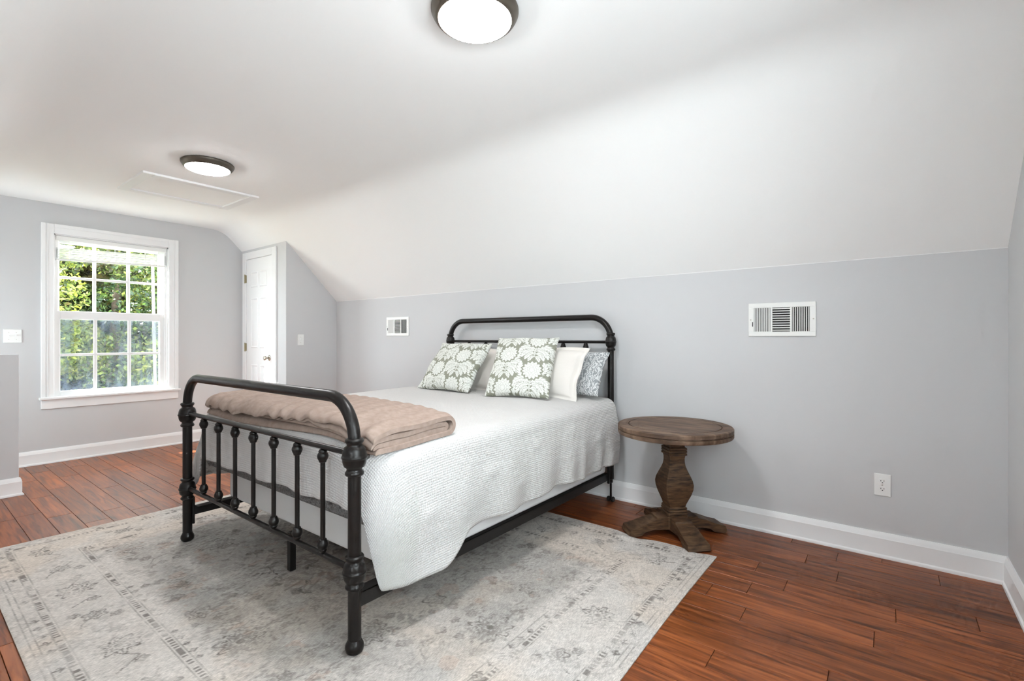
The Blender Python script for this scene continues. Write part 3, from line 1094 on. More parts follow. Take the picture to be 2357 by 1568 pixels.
    for i in range(7):
        for j in range(5):
            x = 0.55 + (Lx - 1.1) * i / 6 + R.uniform(-0.03, 0.03)
            y = 0.52 + (Ly - 1.04) * j / 4 + R.uniform(-0.03, 0.03)
            k = (i * 3 + j * 5) % 4
            if k == 0:
                flower(x, y, 0.085, 9, 0.75, rings=(1.0, 0.62, 0.4))
            elif k == 1:
                flower(x, y, 0.050, 6, 0.6)
            elif k == 2:
                flower(x, y, 0.035, 5, 0.55)
                vine([(x, y), (x + 0.07, y + 0.05), (x + 0.12, y + 0.03), (x + 0.17, y + 0.09)], 0.5)
                flower(x + 0.12, y - 0.04, 0.025, 5, 0.5)
            else:
                flower(x, y, 0.028, 5, 0.5)
                vine([(x, y), (x - 0.08, y + 0.04), (x - 0.10, y + 0.11)], 0.5)
    for q in range(260):
        x, y = R.uniform(0.42, Lx - 0.42), R.uniform(0.42, Ly - 0.42)
        flower(x, y, R.uniform(0.012, 0.026), R.choice((4, 5, 6)), R.uniform(0.3, 0.6))
    # tone: worn field a little browner and greyer, mottled
    field = sstep(0.40, 0.50, e)
    tone = 1.0 - 0.08 * field - 0.07 * sstep(0.42, 0.66, wear) * field - 0.08 * (wear2 - 0.5)
    img *= tone[..., None]
    warm = sstep(0.5, 0.7, fbm(X * 3 + 7, Y * 3, 17, 4))[..., None]
    img = img * (1 - warm * 0.3) + img * warm * 0.3 * np.array([1.04, 0.97, 0.90])
    cool = sstep(0.52, 0.7, fbm(X * 3.5, Y * 3.5 + 9, 27, 4))[..., None]
    img = img * (1 - cool * 0.15) + img * cool * 0.15 * np.array([0.93, 0.97, 1.01])
    # coloured specks
    rust = (fbm(X * 11, Y * 11, 41, 3) > 0.71)[..., None] * field[..., None]
    img = img * (1 - 0.22 * rust) + 0.22 * rust * np.array([176, 140, 120.0])
    dis = 0.28 + 0.95 * sstep(0.34, 0.66, wear2) * (0.30 + 1.5 * (fine - 0.2))
    dk = np.maximum(np.clip(dark * dis, 0, 0.75), np.clip(dash * (0.45 + 0.75 * sstep(0.35, 0.62, wear2)), 0, 0.62))
    speck = sstep(0.54, 0.70, fbm(X * 110, Y * 55, 55, 2)) * (0.08 + 0.26 * sstep(0.42, 0.62, fbm(X * 9, Y * 9, 88, 3))) * (0.50 + 0.50 * field)
    dk = np.maximum(dk, speck)
    inkc = np.array([96, 90, 86.0])
    img = img * (1 - dk[..., None]) + inkc * dk[..., None]
    img *= (0.94 + 0.12 * fine)[..., None]
    return X, Y, np.clip(img, 0, 255)


NX, NY = 640, 492
X, Y, img = paint_rug(NX, NY)
wx, wy = RX0 + X, RY0 + Y
# edges: slight waver, nudged in where the table feet stand
edge_t = Y / (RY1 - RY0)
nud = 0.042 * np.exp(-((wx + 1.13) / 0.075) ** 2) + 0.022 * np.exp(-((wx + 0.81) / 0.05) ** 2)
wy = wy - nud * sstep(0.80, 1.0, edge_t) + 0.004 * np.sin(wx * 3.1) * edge_t
wx = wx + 0.008 * np.sin(wy * 2.3) * (X / (RX1 - RX0)) - 0.035 * (1 - X / (RX1 - RX0)) * (1 - edge_t)
ee = np.minimum(np.minimum(X, RX1 - RX0 - X), np.minimum(Y, RY1 - RY0 - Y))
wz = 0.0085 - 0.0035 * np.exp(-ee / 0.006) + 0.0012 * fbm(X * 5, Y * 5, 77, 3)
wz = wz + 0.010 * np.exp(-((wx + 1.17) / 0.07) ** 2 - ((wy - 2.57) / 0.025) ** 2)
top = np.stack([wx, wy, wz], -1)
mb = MB().grid(top)
n0 = len(mb.v)
idx = [i * NY for i in range(NX)] + [(NX - 1) * NY + j for j in range(1, NY)] + [i * NY + NY - 1 for i in range(NX - 2, -1, -1)] + [j for j in range(NY - 2, 0, -1)]
low = [(mb.v[i][0], mb.v[i][1], 0.0005) for i in idx]
mb.v += low
for k in range(len(idx)):
    k2 = (k + 1) % len(idx)
    mb.f.append((idx[k], n0 + k, n0 + k2, idx[k2]))
ro = build('area_rug', mb, 'rug', None, 60, origin=((RX0 + RX1) / 2, (RY0 + RY1) / 2, 0), fix=False)
cols = np.concatenate([srgb2lin(img.reshape(-1, 3)), np.tile(srgb2lin([176, 168, 158]), (len(idx), 1))])
set_print(ro.data, cols)
setp(ro, 'faded grey and beige oriental style area rug under the bed', 'rug')

# ================================================================ BED FRAME
FY, HY = 1.036, 3.100
XN, XF = -1.519, -3.096          # posts near / far side
bed = setp(empty('bed_frame', ((XN + XF) / 2, (FY + HY) / 2, 0)), 'dark bronze metal bed frame with arched headboard and spindle footboard', 'bed')
PR = 0.0235


def ball(z, h, r, pr=PR):
    """turned collar and ball casting centred at height z"""
    lowc = [(pr, z - h * 0.5), (pr * 1.30, z - h * 0.49), (pr * 1.42, z - h * 0.455), (pr * 1.42, z - h * 0.415), (pr * 1.28, z - h * 0.375), (pr * 1.16, z - h * 0.345)]
    mid = []
    for t in np.linspace(-1, 1, 15):
        k = math.sqrt(max(0.0, 1 - t * t))
        mid.append((pr * 1.16 + (r - pr * 1.16) * k * (1.0 if t < 0 else 0.985), z + t * h * 0.30))
    ridge = [(r * 1.045, z - h * 0.030), (r * 1.06, z - h * 0.012), (r * 1.06, z + h * 0.012), (r * 1.03, z + h * 0.028)]
    mid = [p for p in mid if p[1] < z - h * 0.035] + ridge + [p for p in mid if p[1] > z + h * 0.035]
    upc = [(pr * 1.16, z + h * 0.345), (pr * 1.28, z + h * 0.375), (pr * 1.42, z + h * 0.415), (pr * 1.42, z + h * 0.455), (pr * 1.30, z + h * 0.49), (pr, z + h * 0.5)]
    return lowc + mid + upc


def arch(xa, xb, y, zlow, ztop, rad, r, name):
    pts = [(xa, y, zlow), (xa, y, ztop - rad)]
    for a in np.linspace(0, PI / 2, 14)[1:]:
        pts.append((xa - rad + rad * math.cos(a), y, ztop - rad + rad * math.sin(a)))
    for a in np.linspace(0, PI / 2, 14):
        pts.append((xb + rad - rad * math.sin(a), y, ztop - rad + rad * math.cos(a)))
    pts.append((xb, y, zlow))
    return build(name, MB().tube(pts, r, 20), 'bronze', bed, 60)


arch(XN, XF, FY, 0.745, 0.922, 0.155, 0.0225, 'footboard_arch')
for x in (XN, XF):
    p = build('footboard_post', MB().lathe([(0.020, 0.05), (PR, 0.052), (PR, 0.70)], (x, FY, 0), 28), 'bronze', bed, 45)
    build('ball_casting', MB().lathe(ball(0.713, 0.135, 0.0435), (x, FY, 0), 32), 'bronze', p, 60)
    build('ball_casting', MB().lathe(ball(0.300, 0.120, 0.0405), (x, FY, 0), 32), 'bronze', p, 60)
    build('ball_foot', MB().lathe([(0.012, 0.009), (0.024, 0.010), (0.031, 0.018), (0.0335, 0.030), (0.031, 0.042), (0.026, 0.050), (0.0245, 0.055), (PR, 0.057)], (x, FY, 0), 28), 'bronze', p, 60)
FT, FB = 0.722, 0.304
for z, nm in ((FT, 'footboard_top_rail'), (FB, 'footboard_bottom_rail')):
    build(nm, MB().tube([(XN - 0.02, FY, z), (XF + 0.02, FY, z)], 0.0115, 14), 'bronze', bed, 60)


def spindle(x, y, za, zb, parent):
    s = build('spindle', MB().lathe([(0.0095, za + 0.004), (0.0095, zb - 0.004)], (x, y, 0), 14), 'bronze', parent, 60)
    kn = lambda z, d: [(0.0095, z - d * 0.026), (0.014, z - d * 0.024), (0.015, z - d * 0.019), (0.0185, z - d * 0.013), (0.021, z - d * 0.005), (0.021, z + d * 0.001),
                       (0.0185, z + d * 0.009), (0.015, z + d * 0.013), (0.0165, z + d * 0.017), (0.0130, z + d * 0.024), (0.0095, z + d * 0.026)]
    build('knuckle', MB().lathe(kn(zb - 0.036, 1), (x, y, 0), 18), 'bronze', s, 50)
    build('knuckle', MB().lathe(kn(za + 0.036, -1), (x, y, 0), 18), 'bronze', s, 50)


SX = [-2.8695, -2.6833, -2.4937, -2.304, -2.1128, -1.9165, -1.726]
for x in SX:
    spindle(x, FY, FB, FT, bed)
# headboard
XNh, XFh = -1.527, -3.095
arch(XNh, XFh, HY, 1.14, 1.288, 0.155, 0.0215, 'headboard_arch')
for x in (XNh, XFh):
    p = build('headboard_post', MB().lathe([(0.019, 0.158), (0.0215, 0.16), (0.0215, 1.09)], (x, HY, 0), 24), 'bronze', bed, 45)
    build('ball_casting', MB().lathe(ball(1.115, 0.125, 0.0375, 0.0215), (x, HY, 0), 32), 'bronze', p, 60)
    build('caster_stem', MB().lathe([(0.006, 0.02), (0.0075, 0.03), (0.0075, 0.13), (0.014, 0.135), (0.014, 0.165)], (x, HY, 0), 14), 'bronze', p, 45)
    build('caster_wheel', MB().lathe([(0.004, -0.026), (0.015, -0.025), (0.019, -0.018), (0.017, -0.008), (0.010, -0.004), (0.010, 0.004), (0.017, 0.008), (0.019, 0.018), (0.015, 0.025), (0.004, 0.026)],
                                        (x, HY, 0.019), 18, 'x'), 'rail', p, 50)
for z, nm in ((1.113, 'headboard_top_rail'), (0.46, 'headboard_bottom_rail')):
    build(nm, MB().tube([(XNh - 0.02, HY, z), (XFh + 0.02, HY, z)], 0.0105, 14), 'bronze', bed, 60)
for k in range(7):
    spindle(-2.868 + k * 0.1905, HY, 0.46, 1.113, bed)
# side rails (angle iron) and slats, centre leg
for x, s in ((-1.535, 1), (-3.080, -1)):
    m = MB()
    a, b = sorted((x, x - s * 0.004))
    m.box(a, b, FY + 0.020, HY - 0.018, 0.150, 0.203, 0.001)
    a, b = sorted((x, x - s * 0.05))
    m.box(a, b, FY + 0.030, HY - 0.030, 0.199, 0.203, 0.001)
    sr = build('side_rail', m, 'rail', bed, 0)
    a, b = sorted((x - s * 0.006, x + s * 0.012))
    build('bracket', MB().box(a, b, FY + 0.018, FY + 0.030, 0.10, 0.25, 0.002), 'rail', sr, 0)
    build('bracket', MB().box(a, b, HY - 0.030, HY - 0.016, 0.13, 0.26, 0.002), 'rail', sr, 0)
for y in (1.50, 1.95, 2.40, 2.95):
    build('cross_slat', MB().box(-3.078, -1.537, y - 0.03, y + 0.03, 0.191, 0.199, 0.001), 'rail', bed, 0)
for y in (1.215, 2.35):
    build('centre_leg', MB().box(-2.315, -2.285, y - 0.015, y + 0.015, 0.009, 0.195, 0.002), 'rail', bed, 0)


# ================================================================ BEDDING
def soft_box(x0, x1, y0, y1, z0, z1, r, name, mat, label, cat):
    me = bpy.data.meshes.new(name)
    bm = bmesh.new()
    bmesh.ops.create_cube(bm, size=1)
    for v in bm.verts:
        v.co.x = x0 if v.co.x < 0 else x1
        v.co.y = y0 if v.co.y < 0 else y1
        v.co.z = z0 if v.co.z < 0 else z1
    bmesh.ops.bevel(bm, geom=bm.edges[:], offset=r, segments=5, profile=0.6, affect='EDGES')
    b = Vector(((x0 + x1) / 2, (y0 + y1) / 2, z0))
    for v in bm.verts:
        v.co -= b
    bm.to_mesh(me)
    bm.free()
    me.shade_smooth()
    me.set_sharp_from_angle(angle=math.radians(50))
    me.materials.append(M[mat])
    o = bpy.data.objects.new(name, me)
    o.location = b
    COL.objects.link(o)
    return setp(o, label, cat)


soft_box(-3.075, -1.545, 1.245, 3.065, 0.2045, 0.415, 0.022, 'box_spring', 'boxspring', 'white fabric covered box spring resting on the bed rails', 'box spring')
soft_box(-3.07, -1.55, 1.108, 3.045, 0.4155, 0.705, 0.05, 'mattress', 'fuzz', 'grey plush sided mattress showing as a strip below the coverlet at the footboard', 'mattress')

CX0, CX1, CYF, CYH = -3.075, -1.545, 1.165, 3.055
CR, RE, ZT = 0.11, 0.082, 0.757


def top_z(x, y):
    """coverlet top surface inside the mattress outline, rolling over the edges"""
    x, y = np.asarray(x, float), np.asarray(y, float)
    d = np.minimum(np.minimum(x - CX0, CX1 - x), y - CYF)
    z = ZT + 0.016 * (1 - np.exp(-np.clip(d, 0, 9) / 0.16)) - 0.016 + 0.004 * np.sin(x * 5.1 + 1) * np.sin(y * 4.3)
    z = z - 0.022 * np.exp(-((x - CX1) / 0.16) ** 2 - ((y - CYF) / 0.25) ** 2) - 0.012 * np.exp(-((x - CX1) / 0.2) ** 2)
    over = np.maximum(np.maximum(CX0 - x, x - CX1), CYF - y)
    o = np.clip(over, 0, RE * 0.97)
    return z - (RE - np.sqrt(RE * RE - o * o))


per = []  # (x, y, nx, ny, seg, local)
for y in np.linspace(CYH, CYF + CR, 150):
    per.append((CX0, y, -1, 0, 0, y))
for a in np.linspace(PI, 1.5 * PI, 28)[1:-1]:
    per.append((CX0 + CR + CR * math.cos(a), CYF + CR + CR * math.sin(a), math.cos(a), math.sin(a), 1, (a - PI) / (PI / 2)))
for x in np.linspace(CX0 + CR, CX1 - CR, 110):
    per.append((x, CYF, 0, -1, 2, x))
for a in np.linspace(1.5 * PI, 2 * PI, 40)[1:-1]:
    per.append((CX1 - CR + CR * math.cos(a), CYF + CR + CR * math.sin(a), math.cos(a), math.sin(a), 3, (a - 1.5 * PI) / (PI / 2)))
for y in np.linspace(CYF + CR, CYH, 150):
    per.append((CX1, y, 1, 0, 4, y))
per = np.array(per)
px, py, nx_, ny_, seg, loc = per.T
hem = np.zeros(len(per))
w_foot = 0.470 + 0.020 * (px - CX0) / (CX1 - CX0) + 0.006 * np.sin(px * 17)
w_right = np.where(True, 0.185 + (0.300 - 0.185) * sstep(1.40, 1.60, py), 0) + 0.010 * np.sin(py * 9.0) * sstep(1.6, 1.8, py) - 0.012 * sstep(2.4, 3.0, py)
w_left = 0.300 + 0.012 * np.sin(py * 8)
hem[seg == 0] = w_left[seg == 0]
hem[seg == 2] = w_foot[seg == 2]
hem[seg == 4] = w_right[seg == 4]
k = seg == 1
hem[k] = 0.300 + (0.472 - 0.300) * sstep(0.55, 0.85, loc[k])
k = seg == 3
hem[k] = 0.490 + (0.185 - 0.490) * sstep(0.28, 0.55, loc[k])
NSK, NTP = 46, 34
xc = (CX0 + CX1) / 2
ysp = CYF + (CX1 - CX0) / 2
rows, uvs = [], []
for t in np.linspace(0, 1, NTP)[:-1]:
    tt = 1 - (1 - t) ** 1.5
    qx, qy = np.full(len(per), xc), np.maximum(py, ysp)
    x, y = qx + (px - qx) * tt, qy + (py - qy) * tt
    rows.append(np.stack([x, y, top_z(x, y)], -1))
    uvs.append(np.stack([x, y], -1))
zedge = top_z(px, py)
for s in np.linspace(0, 1, NSK):
    L = RE * PI / 2 + (zedge - RE - hem)
    e = s * L
    an = np.clip(e / RE, 0, PI / 2)
    out = RE * np.sin(an)
    z = zedge - RE * (1 - np.cos(an)) - np.clip(e - RE * PI / 2, 0, None)
    dn = np.clip((zedge - RE - z) / 0.35, 0, 1.6)
    # bulge of the filling, folds growing towards the hem
    right, left, foot = (seg >= 3) & (seg <= 4), (seg <= 1), seg == 2
    bul = 0.020 * np.sin(np.clip(dn, 0, 1) * PI * 0.9)
    rip = np.zeros(len(per))
    yy = py + nx_ * 0.0
    rr = 0.015 * np.sin(yy * 15 + 2.0 * np.sin(yy * 3.1)) + 0.009 * np.sin(yy * 34 + 1.3) * sstep(1.9, 2.6, yy) + 0.006 * np.sin(yy * 52) * sstep(2.2, 2.8, yy)
    rip = np.where(seg == 4, rr, rip)
    rip = np.where(seg == 3, 0.015 * np.sin((CYF + CR) * 15 + 2.0 * np.sin((CYF + CR) * 3.1)) * sstep(0.4, 1, loc), rip)
    rip = np.where(seg == 2, 0.007 * np.sin(px * 27 + 1.5 * np.sin(px * 7)) + 0.003 * np.sin(px * 61), rip)
    rip = np.where(seg == 0, 0.012 * np.sin(py * 11), rip)
    o2 = out + bul * np.where(foot, 0.35, 1.0) + rip * np.clip(dn, 0, 1.3)
    # flares: left side near the foot hangs outward, right corner kicks out a little
    o2 = o2 + np.where(seg == 0, 0.17 * np.exp(-((py - CYF) / 0.35) ** 2) * dn, 0) + np.where(seg == 1, 0.17 * dn * (1 - sstep(0.2, 0.8, loc)), 0)
    o2 = o2 + np.where(seg == 4, 0.012 * np.exp(-((py - 1.25) / 0.12) ** 2) * dn, 0)
    o2 = o2 + np.where(seg == 3, 0.012 * np.exp(-((CYF + CR - 1.25) / 0.12) ** 2) * dn * sstep(0.5, 1.0, loc), 0)
    # soft tufts
    for ty, tz, ta in ((1.33, 0.44, 0.012), (1.72, 0.52, 0.011), (2.08, 0.58, 0.010), (2.45, 0.60, 0.009), (1.95, 0.42, 0.007), (2.75, 0.50, 0.010), (1.55, 0.33, -0.010)):
        o2 = o2 + np.where(seg == 4, ta * np.exp(-((py - ty) / 0.035) ** 2 - ((z - tz) / 0.03) ** 2), 0)
    x, y = px + nx_ * o2, py + ny_ * o2
    # keep clear of the footboard
    y = np.maximum(y, np.where((seg == 3), 1.066, 1.070))
    rows.append(np.stack([x, y, z], -1))
    uvs.append(np.stack([px + nx_ * e, py + ny_ * e], -1))
P = np.array(rows)
UV = np.array(uvs).reshape(-1, 2)
cov = build('coverlet', MB().grid(P), 'coverlet', None, 80, origin=(xc, (CYF + CYH) / 2, 0.19), fix=False)
me = cov.data
uvl = me.uv_layers.new(name='UVMap')
li = np.empty(len(me.loops), np.int32)
me.loops.foreach_get('vertex_index', li)
uvl.data.foreach_set('uv', UV[li].ravel().astype(np.float32))
bm = bmesh.new()
bm.from_mesh(me)
bmesh.ops.remove_doubles(bm, verts=bm.verts, dist=0.0002)
bmesh.ops.recalc_face_normals(bm, faces=bm.faces)
bm.to_mesh(me)
bm.free()
md = cov.modifiers.new('thickness', 'SOLIDIFY')
md.thickness = 0.010
md.offset = -1
setp(cov, 'white waffle weave coverlet draped over the bed, hanging low at the near foot corner', 'coverlet')

# folded throw: two nested U folds lying across the foot of the bed
TX0, TX1 = -2.995, -1.505
TH = 0.0215


def throw_fold(z0, z1, yfar, ynear, name, parent, seed):
    """ribbon: lower run at z0, upper run at z1 (centre heights), U turn at yfar"""
    h = TH / 2 * 0.84
    rad = (z1 - z0) / 2
    cen = []
    for y in np.linspace(ynear + 0.01, yfar - rad, 34):
        cen.append((y, z0, 0, 1))
    for a in np.linspace(-PI / 2, PI / 2, 12)[1:-1]:
        cen.append((yfar - rad + rad * math.cos(a), (z0 + z1) / 2 + rad * math.sin(a), -math.cos(a), -math.sin(a)))
    for y in np.linspace(yfar - rad, ynear, 40):
        cen.append((y, z1, 0, -1))
    c = np.array(cen)
    nrm = c[:, 2:4]
    A = c[:, :2] + nrm * h
    B = c[:, :2] - nrm * h
    end = []
    y_e, z_e = c[-1, :2]
    for a in np.linspace(PI / 2, 3 * PI / 2, 8)[1:-1]:
        end.append((y_e + h * math.cos(a), z_e + h * math.sin(a)))
    # closed outline: A forwards, end cap, B backwards, start cap
    st = []
    y_s, z_s = c[0, :2]
    for a in np.linspace(PI / 2, 3 * PI / 2, 8)[1:-1]:
        st.append((y_s + h * math.cos(a), z_s + h * math.sin(a)))
    # order end cap from A end (below upper run: normal points down) to B end
    endp = end[::-1]
    # at start normal points up: A above; go from B start (below) to A start (above)
    stp = st[::-1]
    outl = np.array(list(map(tuple, A)) + endp + list(map(tuple, B[::-1])) + stp)
    NS = 150
    xs = np.concatenate([np.linspace(TX0, TX0 + 0.02, 5)[:-1], np.linspace(TX0 + 0.02, TX1 - 0.02, NS), np.linspace(TX1 - 0.02, TX1, 5)[1:]])
    rows = []
    for x in xs:
        en = min(x - TX0, TX1 - x)
        f = 1 - 0.5 * math.exp(-max(en, 0) / 0.004)
        oy = outl[:, 0].copy()
        oz = outl[:, 1].copy()
        # slight skew and uneven edges
        oy = oy + 0.010 * math.sin(x * 3.0 + seed) + 0.012 * (x - TX1) * 0.0
        mid = (outl[:, 1].max() + outl[:, 1].min()) / 2
        base = top_z(np.full(len(oy), x), np.clip(oy, CYF - 0.078, 9))
        up = np.clip((oz - z0) / max(z1 - z0, 1e-6), 0, 1)
        wr = (0.0075 * np.sin((x * 42) + 9 * (oy - 1.1) + 2.5 * np.sin(x * 9 + oy * 6)) * np.exp(-((oy - 1.10) / 0.10) ** 2)
              + 0.0030 * np.sin(x * 11 + 25 * oy + seed) + 0.0020 * np.sin(x * 77 + 13 * oy))
        z = base + 0.003 + oz + wr * up
        rows.append(np.stack([np.full(len(oy), x + 0.004 * math.sin(seed + 3 * x)), oy, z], -1))
    P = np.array(rows)
    mb = MB().grid(P, close=True)
    n = P.shape[1]
    mb.f.append(tuple(range(n))[::-1])
    mb.f.append(tuple((P.shape[0] - 1) * n + k for k in range(n)))
    return build(name, mb, 'throw', parent, 50)


th = setp(empty('throw_blanket', (-2.25, 1.3, 0.76)), 'folded taupe quilted throw lying across the foot of the bed', 'blanket')
throw_fold(0.0107, 0.0107 + 3 * TH, 1.520, 1.105, 'outer_fold', th, 0.4)
throw_fold(0.0107 + TH, 0.0107 + 2 * TH, 1.494, 1.112, 'inner_fold', th, 1.9)


# ---------------------------------------------------------------- pillows and cushions
def floral_tile(n=320, m=240, Wt=0.205, Ht=0.150):
    X, Y = np.meshgrid((np.arange(n) + 0.5) / n * Wt, (np.arange(m) + 0.5) / m * Ht, indexing='ij')
    cream = np.zeros((n, m))
    line = np.zeros((n, m))

    def wrapd(cx, cy):
        dx = (X - cx + Wt / 2) % Wt - Wt / 2
        dy = (Y - cy + Ht / 2) % Ht - Ht / 2
        return dx, dy

    def flower(cx, cy, r):
        nonlocal cream, line
        dx, dy = wrapd(cx, cy)
        d = np.hypot(dx, dy * 0.92)
        a = np.arctan2(dy, dx)
        saw = np.abs(((a * 15 / (2 * PI)) % 1) - 0.5) * 2
        gap = d < r * (1.02 + 0.20 * saw)
        cream = np.where(gap, 0, cream)
        line = np.where(gap, 0, line)
        cream = np.maximum(cream, d < r * (0.80 + 0.24 * saw))
        for q, ph in ((0.72, 0.0), (0.5, 0.5), (0.28, 0.25)):
            sw = np.abs(((a * 12 * q / 0.72 / (2 * PI) + ph) % 1) - 0.5) * 2
            line = np.maximum(line, (np.abs(d - r * q * (0.85 + 0.25 * sw)) < 0.0011) * 0.55)

    def leaf(p0, p1, p2, w, teeth):
        nonlocal cream, line
        bd = np.full((n, m), 9.0)
        bs = np.zeros((n, m))
        side = np.zeros((n, m))
        for s in np.linspace(0, 1, 36):
            cx = (1 - s) ** 2 * p0[0] + 2 * s * (1 - s) * p1[0] + s * s * p2[0]
            cy = (1 - s) ** 2 * p0[1] + 2 * s * (1 - s) * p1[1] + s * s * p2[1]
            tx, ty = 2 * (1 - s) * (p1[0] - p0[0]) + 2 * s * (p2[0] - p1[0]), 2 * (1 - s) * (p1[1] - p0[1]) + 2 * s * (p2[1] - p1[1])
            dx, dy = wrapd(cx, cy)
            d = np.hypot(dx, dy)
            k = d < bd
            bd[k] = d[k]
            bs[k] = s + ((dx * tx + dy * ty) / (tx * tx + ty * ty))[k] * 0.9
        wid = w * np.sin(np.clip(bs, 0.02, 1) * PI) ** 0.55
        saw = (bs * teeth - bd / w * 0.7) % 1
        halo = bd < wid * (0.66 + 0.52 * saw)
        cream = np.where(halo, 0, cream)
        line = np.where(halo, 0, line)
        cream = np.maximum(cream, bd < wid * (0.50 + 0.52 * saw))
        line = np.maximum(line, ((bd < 0.0010) & (bs > 0.05) & (bs < 0.85)) * 0.8)
        line = np.maximum(line, ((np.abs(saw - 0.08) < 0.07) & (bd < wid * 0.8) & (bd > 0.003)) * 0.7)

    spots = ((0.051, 0.105, 1), (0.1535, 0.030, -1))
    for ox, oy, s in spots:
        # drooping fronds under the flower
        for sd in (-1, 1):
            leaf((ox + sd * 0.002, oy - 0.088), (ox + sd * 0.014, oy - 0.086), (ox + sd * 0.020, oy - 0.112), 0.010, 4)
            leaf((ox + sd * 0.003, oy - 0.074), (ox + sd * 0.026, oy - 0.066), (ox + sd * 0.034, oy - 0.104), 0.013, 6)
            leaf((ox + sd * 0.003, oy - 0.060), (ox + sd * 0.036, oy - 0.046), (ox + sd * 0.048, oy - 0.092), 0.015, 7)
            leaf((ox + sd * 0.003, oy - 0.050), (ox + sd * 0.042, oy - 0.022), (ox + sd * 0.062, oy - 0.062), 0.017, 7)
        leaf((ox + s * 0.020, oy - 0.036), (ox + s * 0.050, oy - 0.010), (ox + s * 0.046, oy + 0.040), 0.017, 7)
        leaf((ox - s * 0.026, oy - 0.020), (ox - s * 0.054, oy + 0.004), (ox - s * 0.036, oy + 0.040), 0.015, 6)
        leaf((ox, oy - 0.030), (ox + s * 0.003, oy - 0.060), (ox + s * 0.001, oy - 0.095), 0.0035, 9)
    for ox, oy, s in spots:
        flower(ox, oy, 0.035)
    return cream * (1 - line * 0.75), Wt * 1.8, Ht * 1.62


TILE, TWt, THt = floral_tile()


def pillow(name, mat, w, h, t, bl_, br_, up, label, cat, group=None, flange=0.0, printed=False, n=72, seed=0, plump=0.42, off=(0, 0), pinch=0.06):
    """bl_, br_: bottom edge corners in the world, up: direction of the pillow's height (leaning)"""
    bl_, br_, up = Vector(bl_), Vector(br_), Vector(up).normalized()
    R = (br_ - bl_).normalized()
    U = (up - R * up.dot(R)).normalized()
    N = R.cross(U)              # faces the foot of the bed / camera
    c = (bl_ + br_) / 2 + U * (h / 2)
    u = np.linspace(-1, 1, n)
    A, B = np.meshgrid(u, u, indexing='ij')
    if flange > 0:
        a = A * (1 + 2 * flange / w)
        b = B * (1 + 2 * flange / h)
    else:
        a, b = A, B
    ac, bc = np.clip(a, -1, 1), np.clip(b, -1, 1)
    x = w / 2 * a * (1 - pinch * (1 - bc ** 2) * np.abs(ac) ** 3)
    y = h / 2 * b * (1 - pinch * (1 - ac ** 2) * np.abs(bc) ** 3)
    prof = np.clip((1 - ac ** 2) * (1 - bc ** 2), 0, 1) ** plump
    wr = 0.006 * (fbm(a * 2.5 + seed, b * 2.5, 60 + seed, 3) - 0.5) * prof + 0.004 * np.sin(6 * a + 5 * b * a + seed) * prof * (np.abs(ac * bc))
    wav = 0.006 * np.sin(a * 5 + seed) * np.abs(b) ** 4 + 0.006 * np.sin(b * 5.5 + seed * 2) * np.abs(a) ** 4
    zf = t / 2 * prof + wr + wav + 0.0015
    zb = -t / 2 * prof * 0.8 + wav - 0.0015
    front = np.stack([x, y, zf], -1)
    back = np.stack([x, y, zb], -1)[::-1]
    mb = MB().grid(front)
    nf = len(mb.v)
    mb.grid(back)
    bi = lambda i, j: nf + (n - 1 - i) * n + j
    fi = lambda i, j: i * n + j
    for q in range(n - 1):
        for p0, p1 in (((q, 0), (q + 1, 0)), ((q + 1, n - 1), (q, n - 1)), ((0, q + 1), (0, q)), ((n - 1, q), (n - 1, q + 1))):
            mb.f.append((fi(*p0), bi(*p0), bi(*p1), fi(*p1)))
    me = bpy.data.meshes.new(name)
    vs = np.array(mb.v)
    vs[:, 1] += h / 2
    me.from_pydata(vs.tolist(), [], mb.f)
    bm = bmesh.new()
    bm.from_mesh(me)
    bmesh.ops.recalc_face_normals(bm, faces=bm.faces)
    bm.to_mesh(me)
    bm.free()
    me.shade_smooth()
    me.materials.append(M[mat])
    o = bpy.data.objects.new(name, me)
    mat4 = Matrix.Identity(4)
    org = (bl_ + br_) / 2
    for i in range(3):
        mat4[i][0], mat4[i][1], mat4[i][2], mat4[i][3] = R[i], U[i], N[i], org[i]
    o.matrix_world = mat4
    COL.objects.link(o)
    if printed:
        v = np.array(mb.v)
        uu, vv = (v[:, 0] + w + off[0]) % TWt, (v[:, 1] + h + off[1]) % THt
        i = np.minimum((uu / TWt * TILE.shape[0]).astype(int), TILE.shape[0] - 1)
        j = np.minimum((vv / THt * TILE.shape[1]).astype(int), TILE.shape[1] - 1)
        f = TILE[i, j][:, None]
        edge = 0
        set_print(me, srgb2lin([143, 144, 130]) * (1 - f) + srgb2lin([222, 223, 217]) * f)
    return setp(o, label, cat, group)


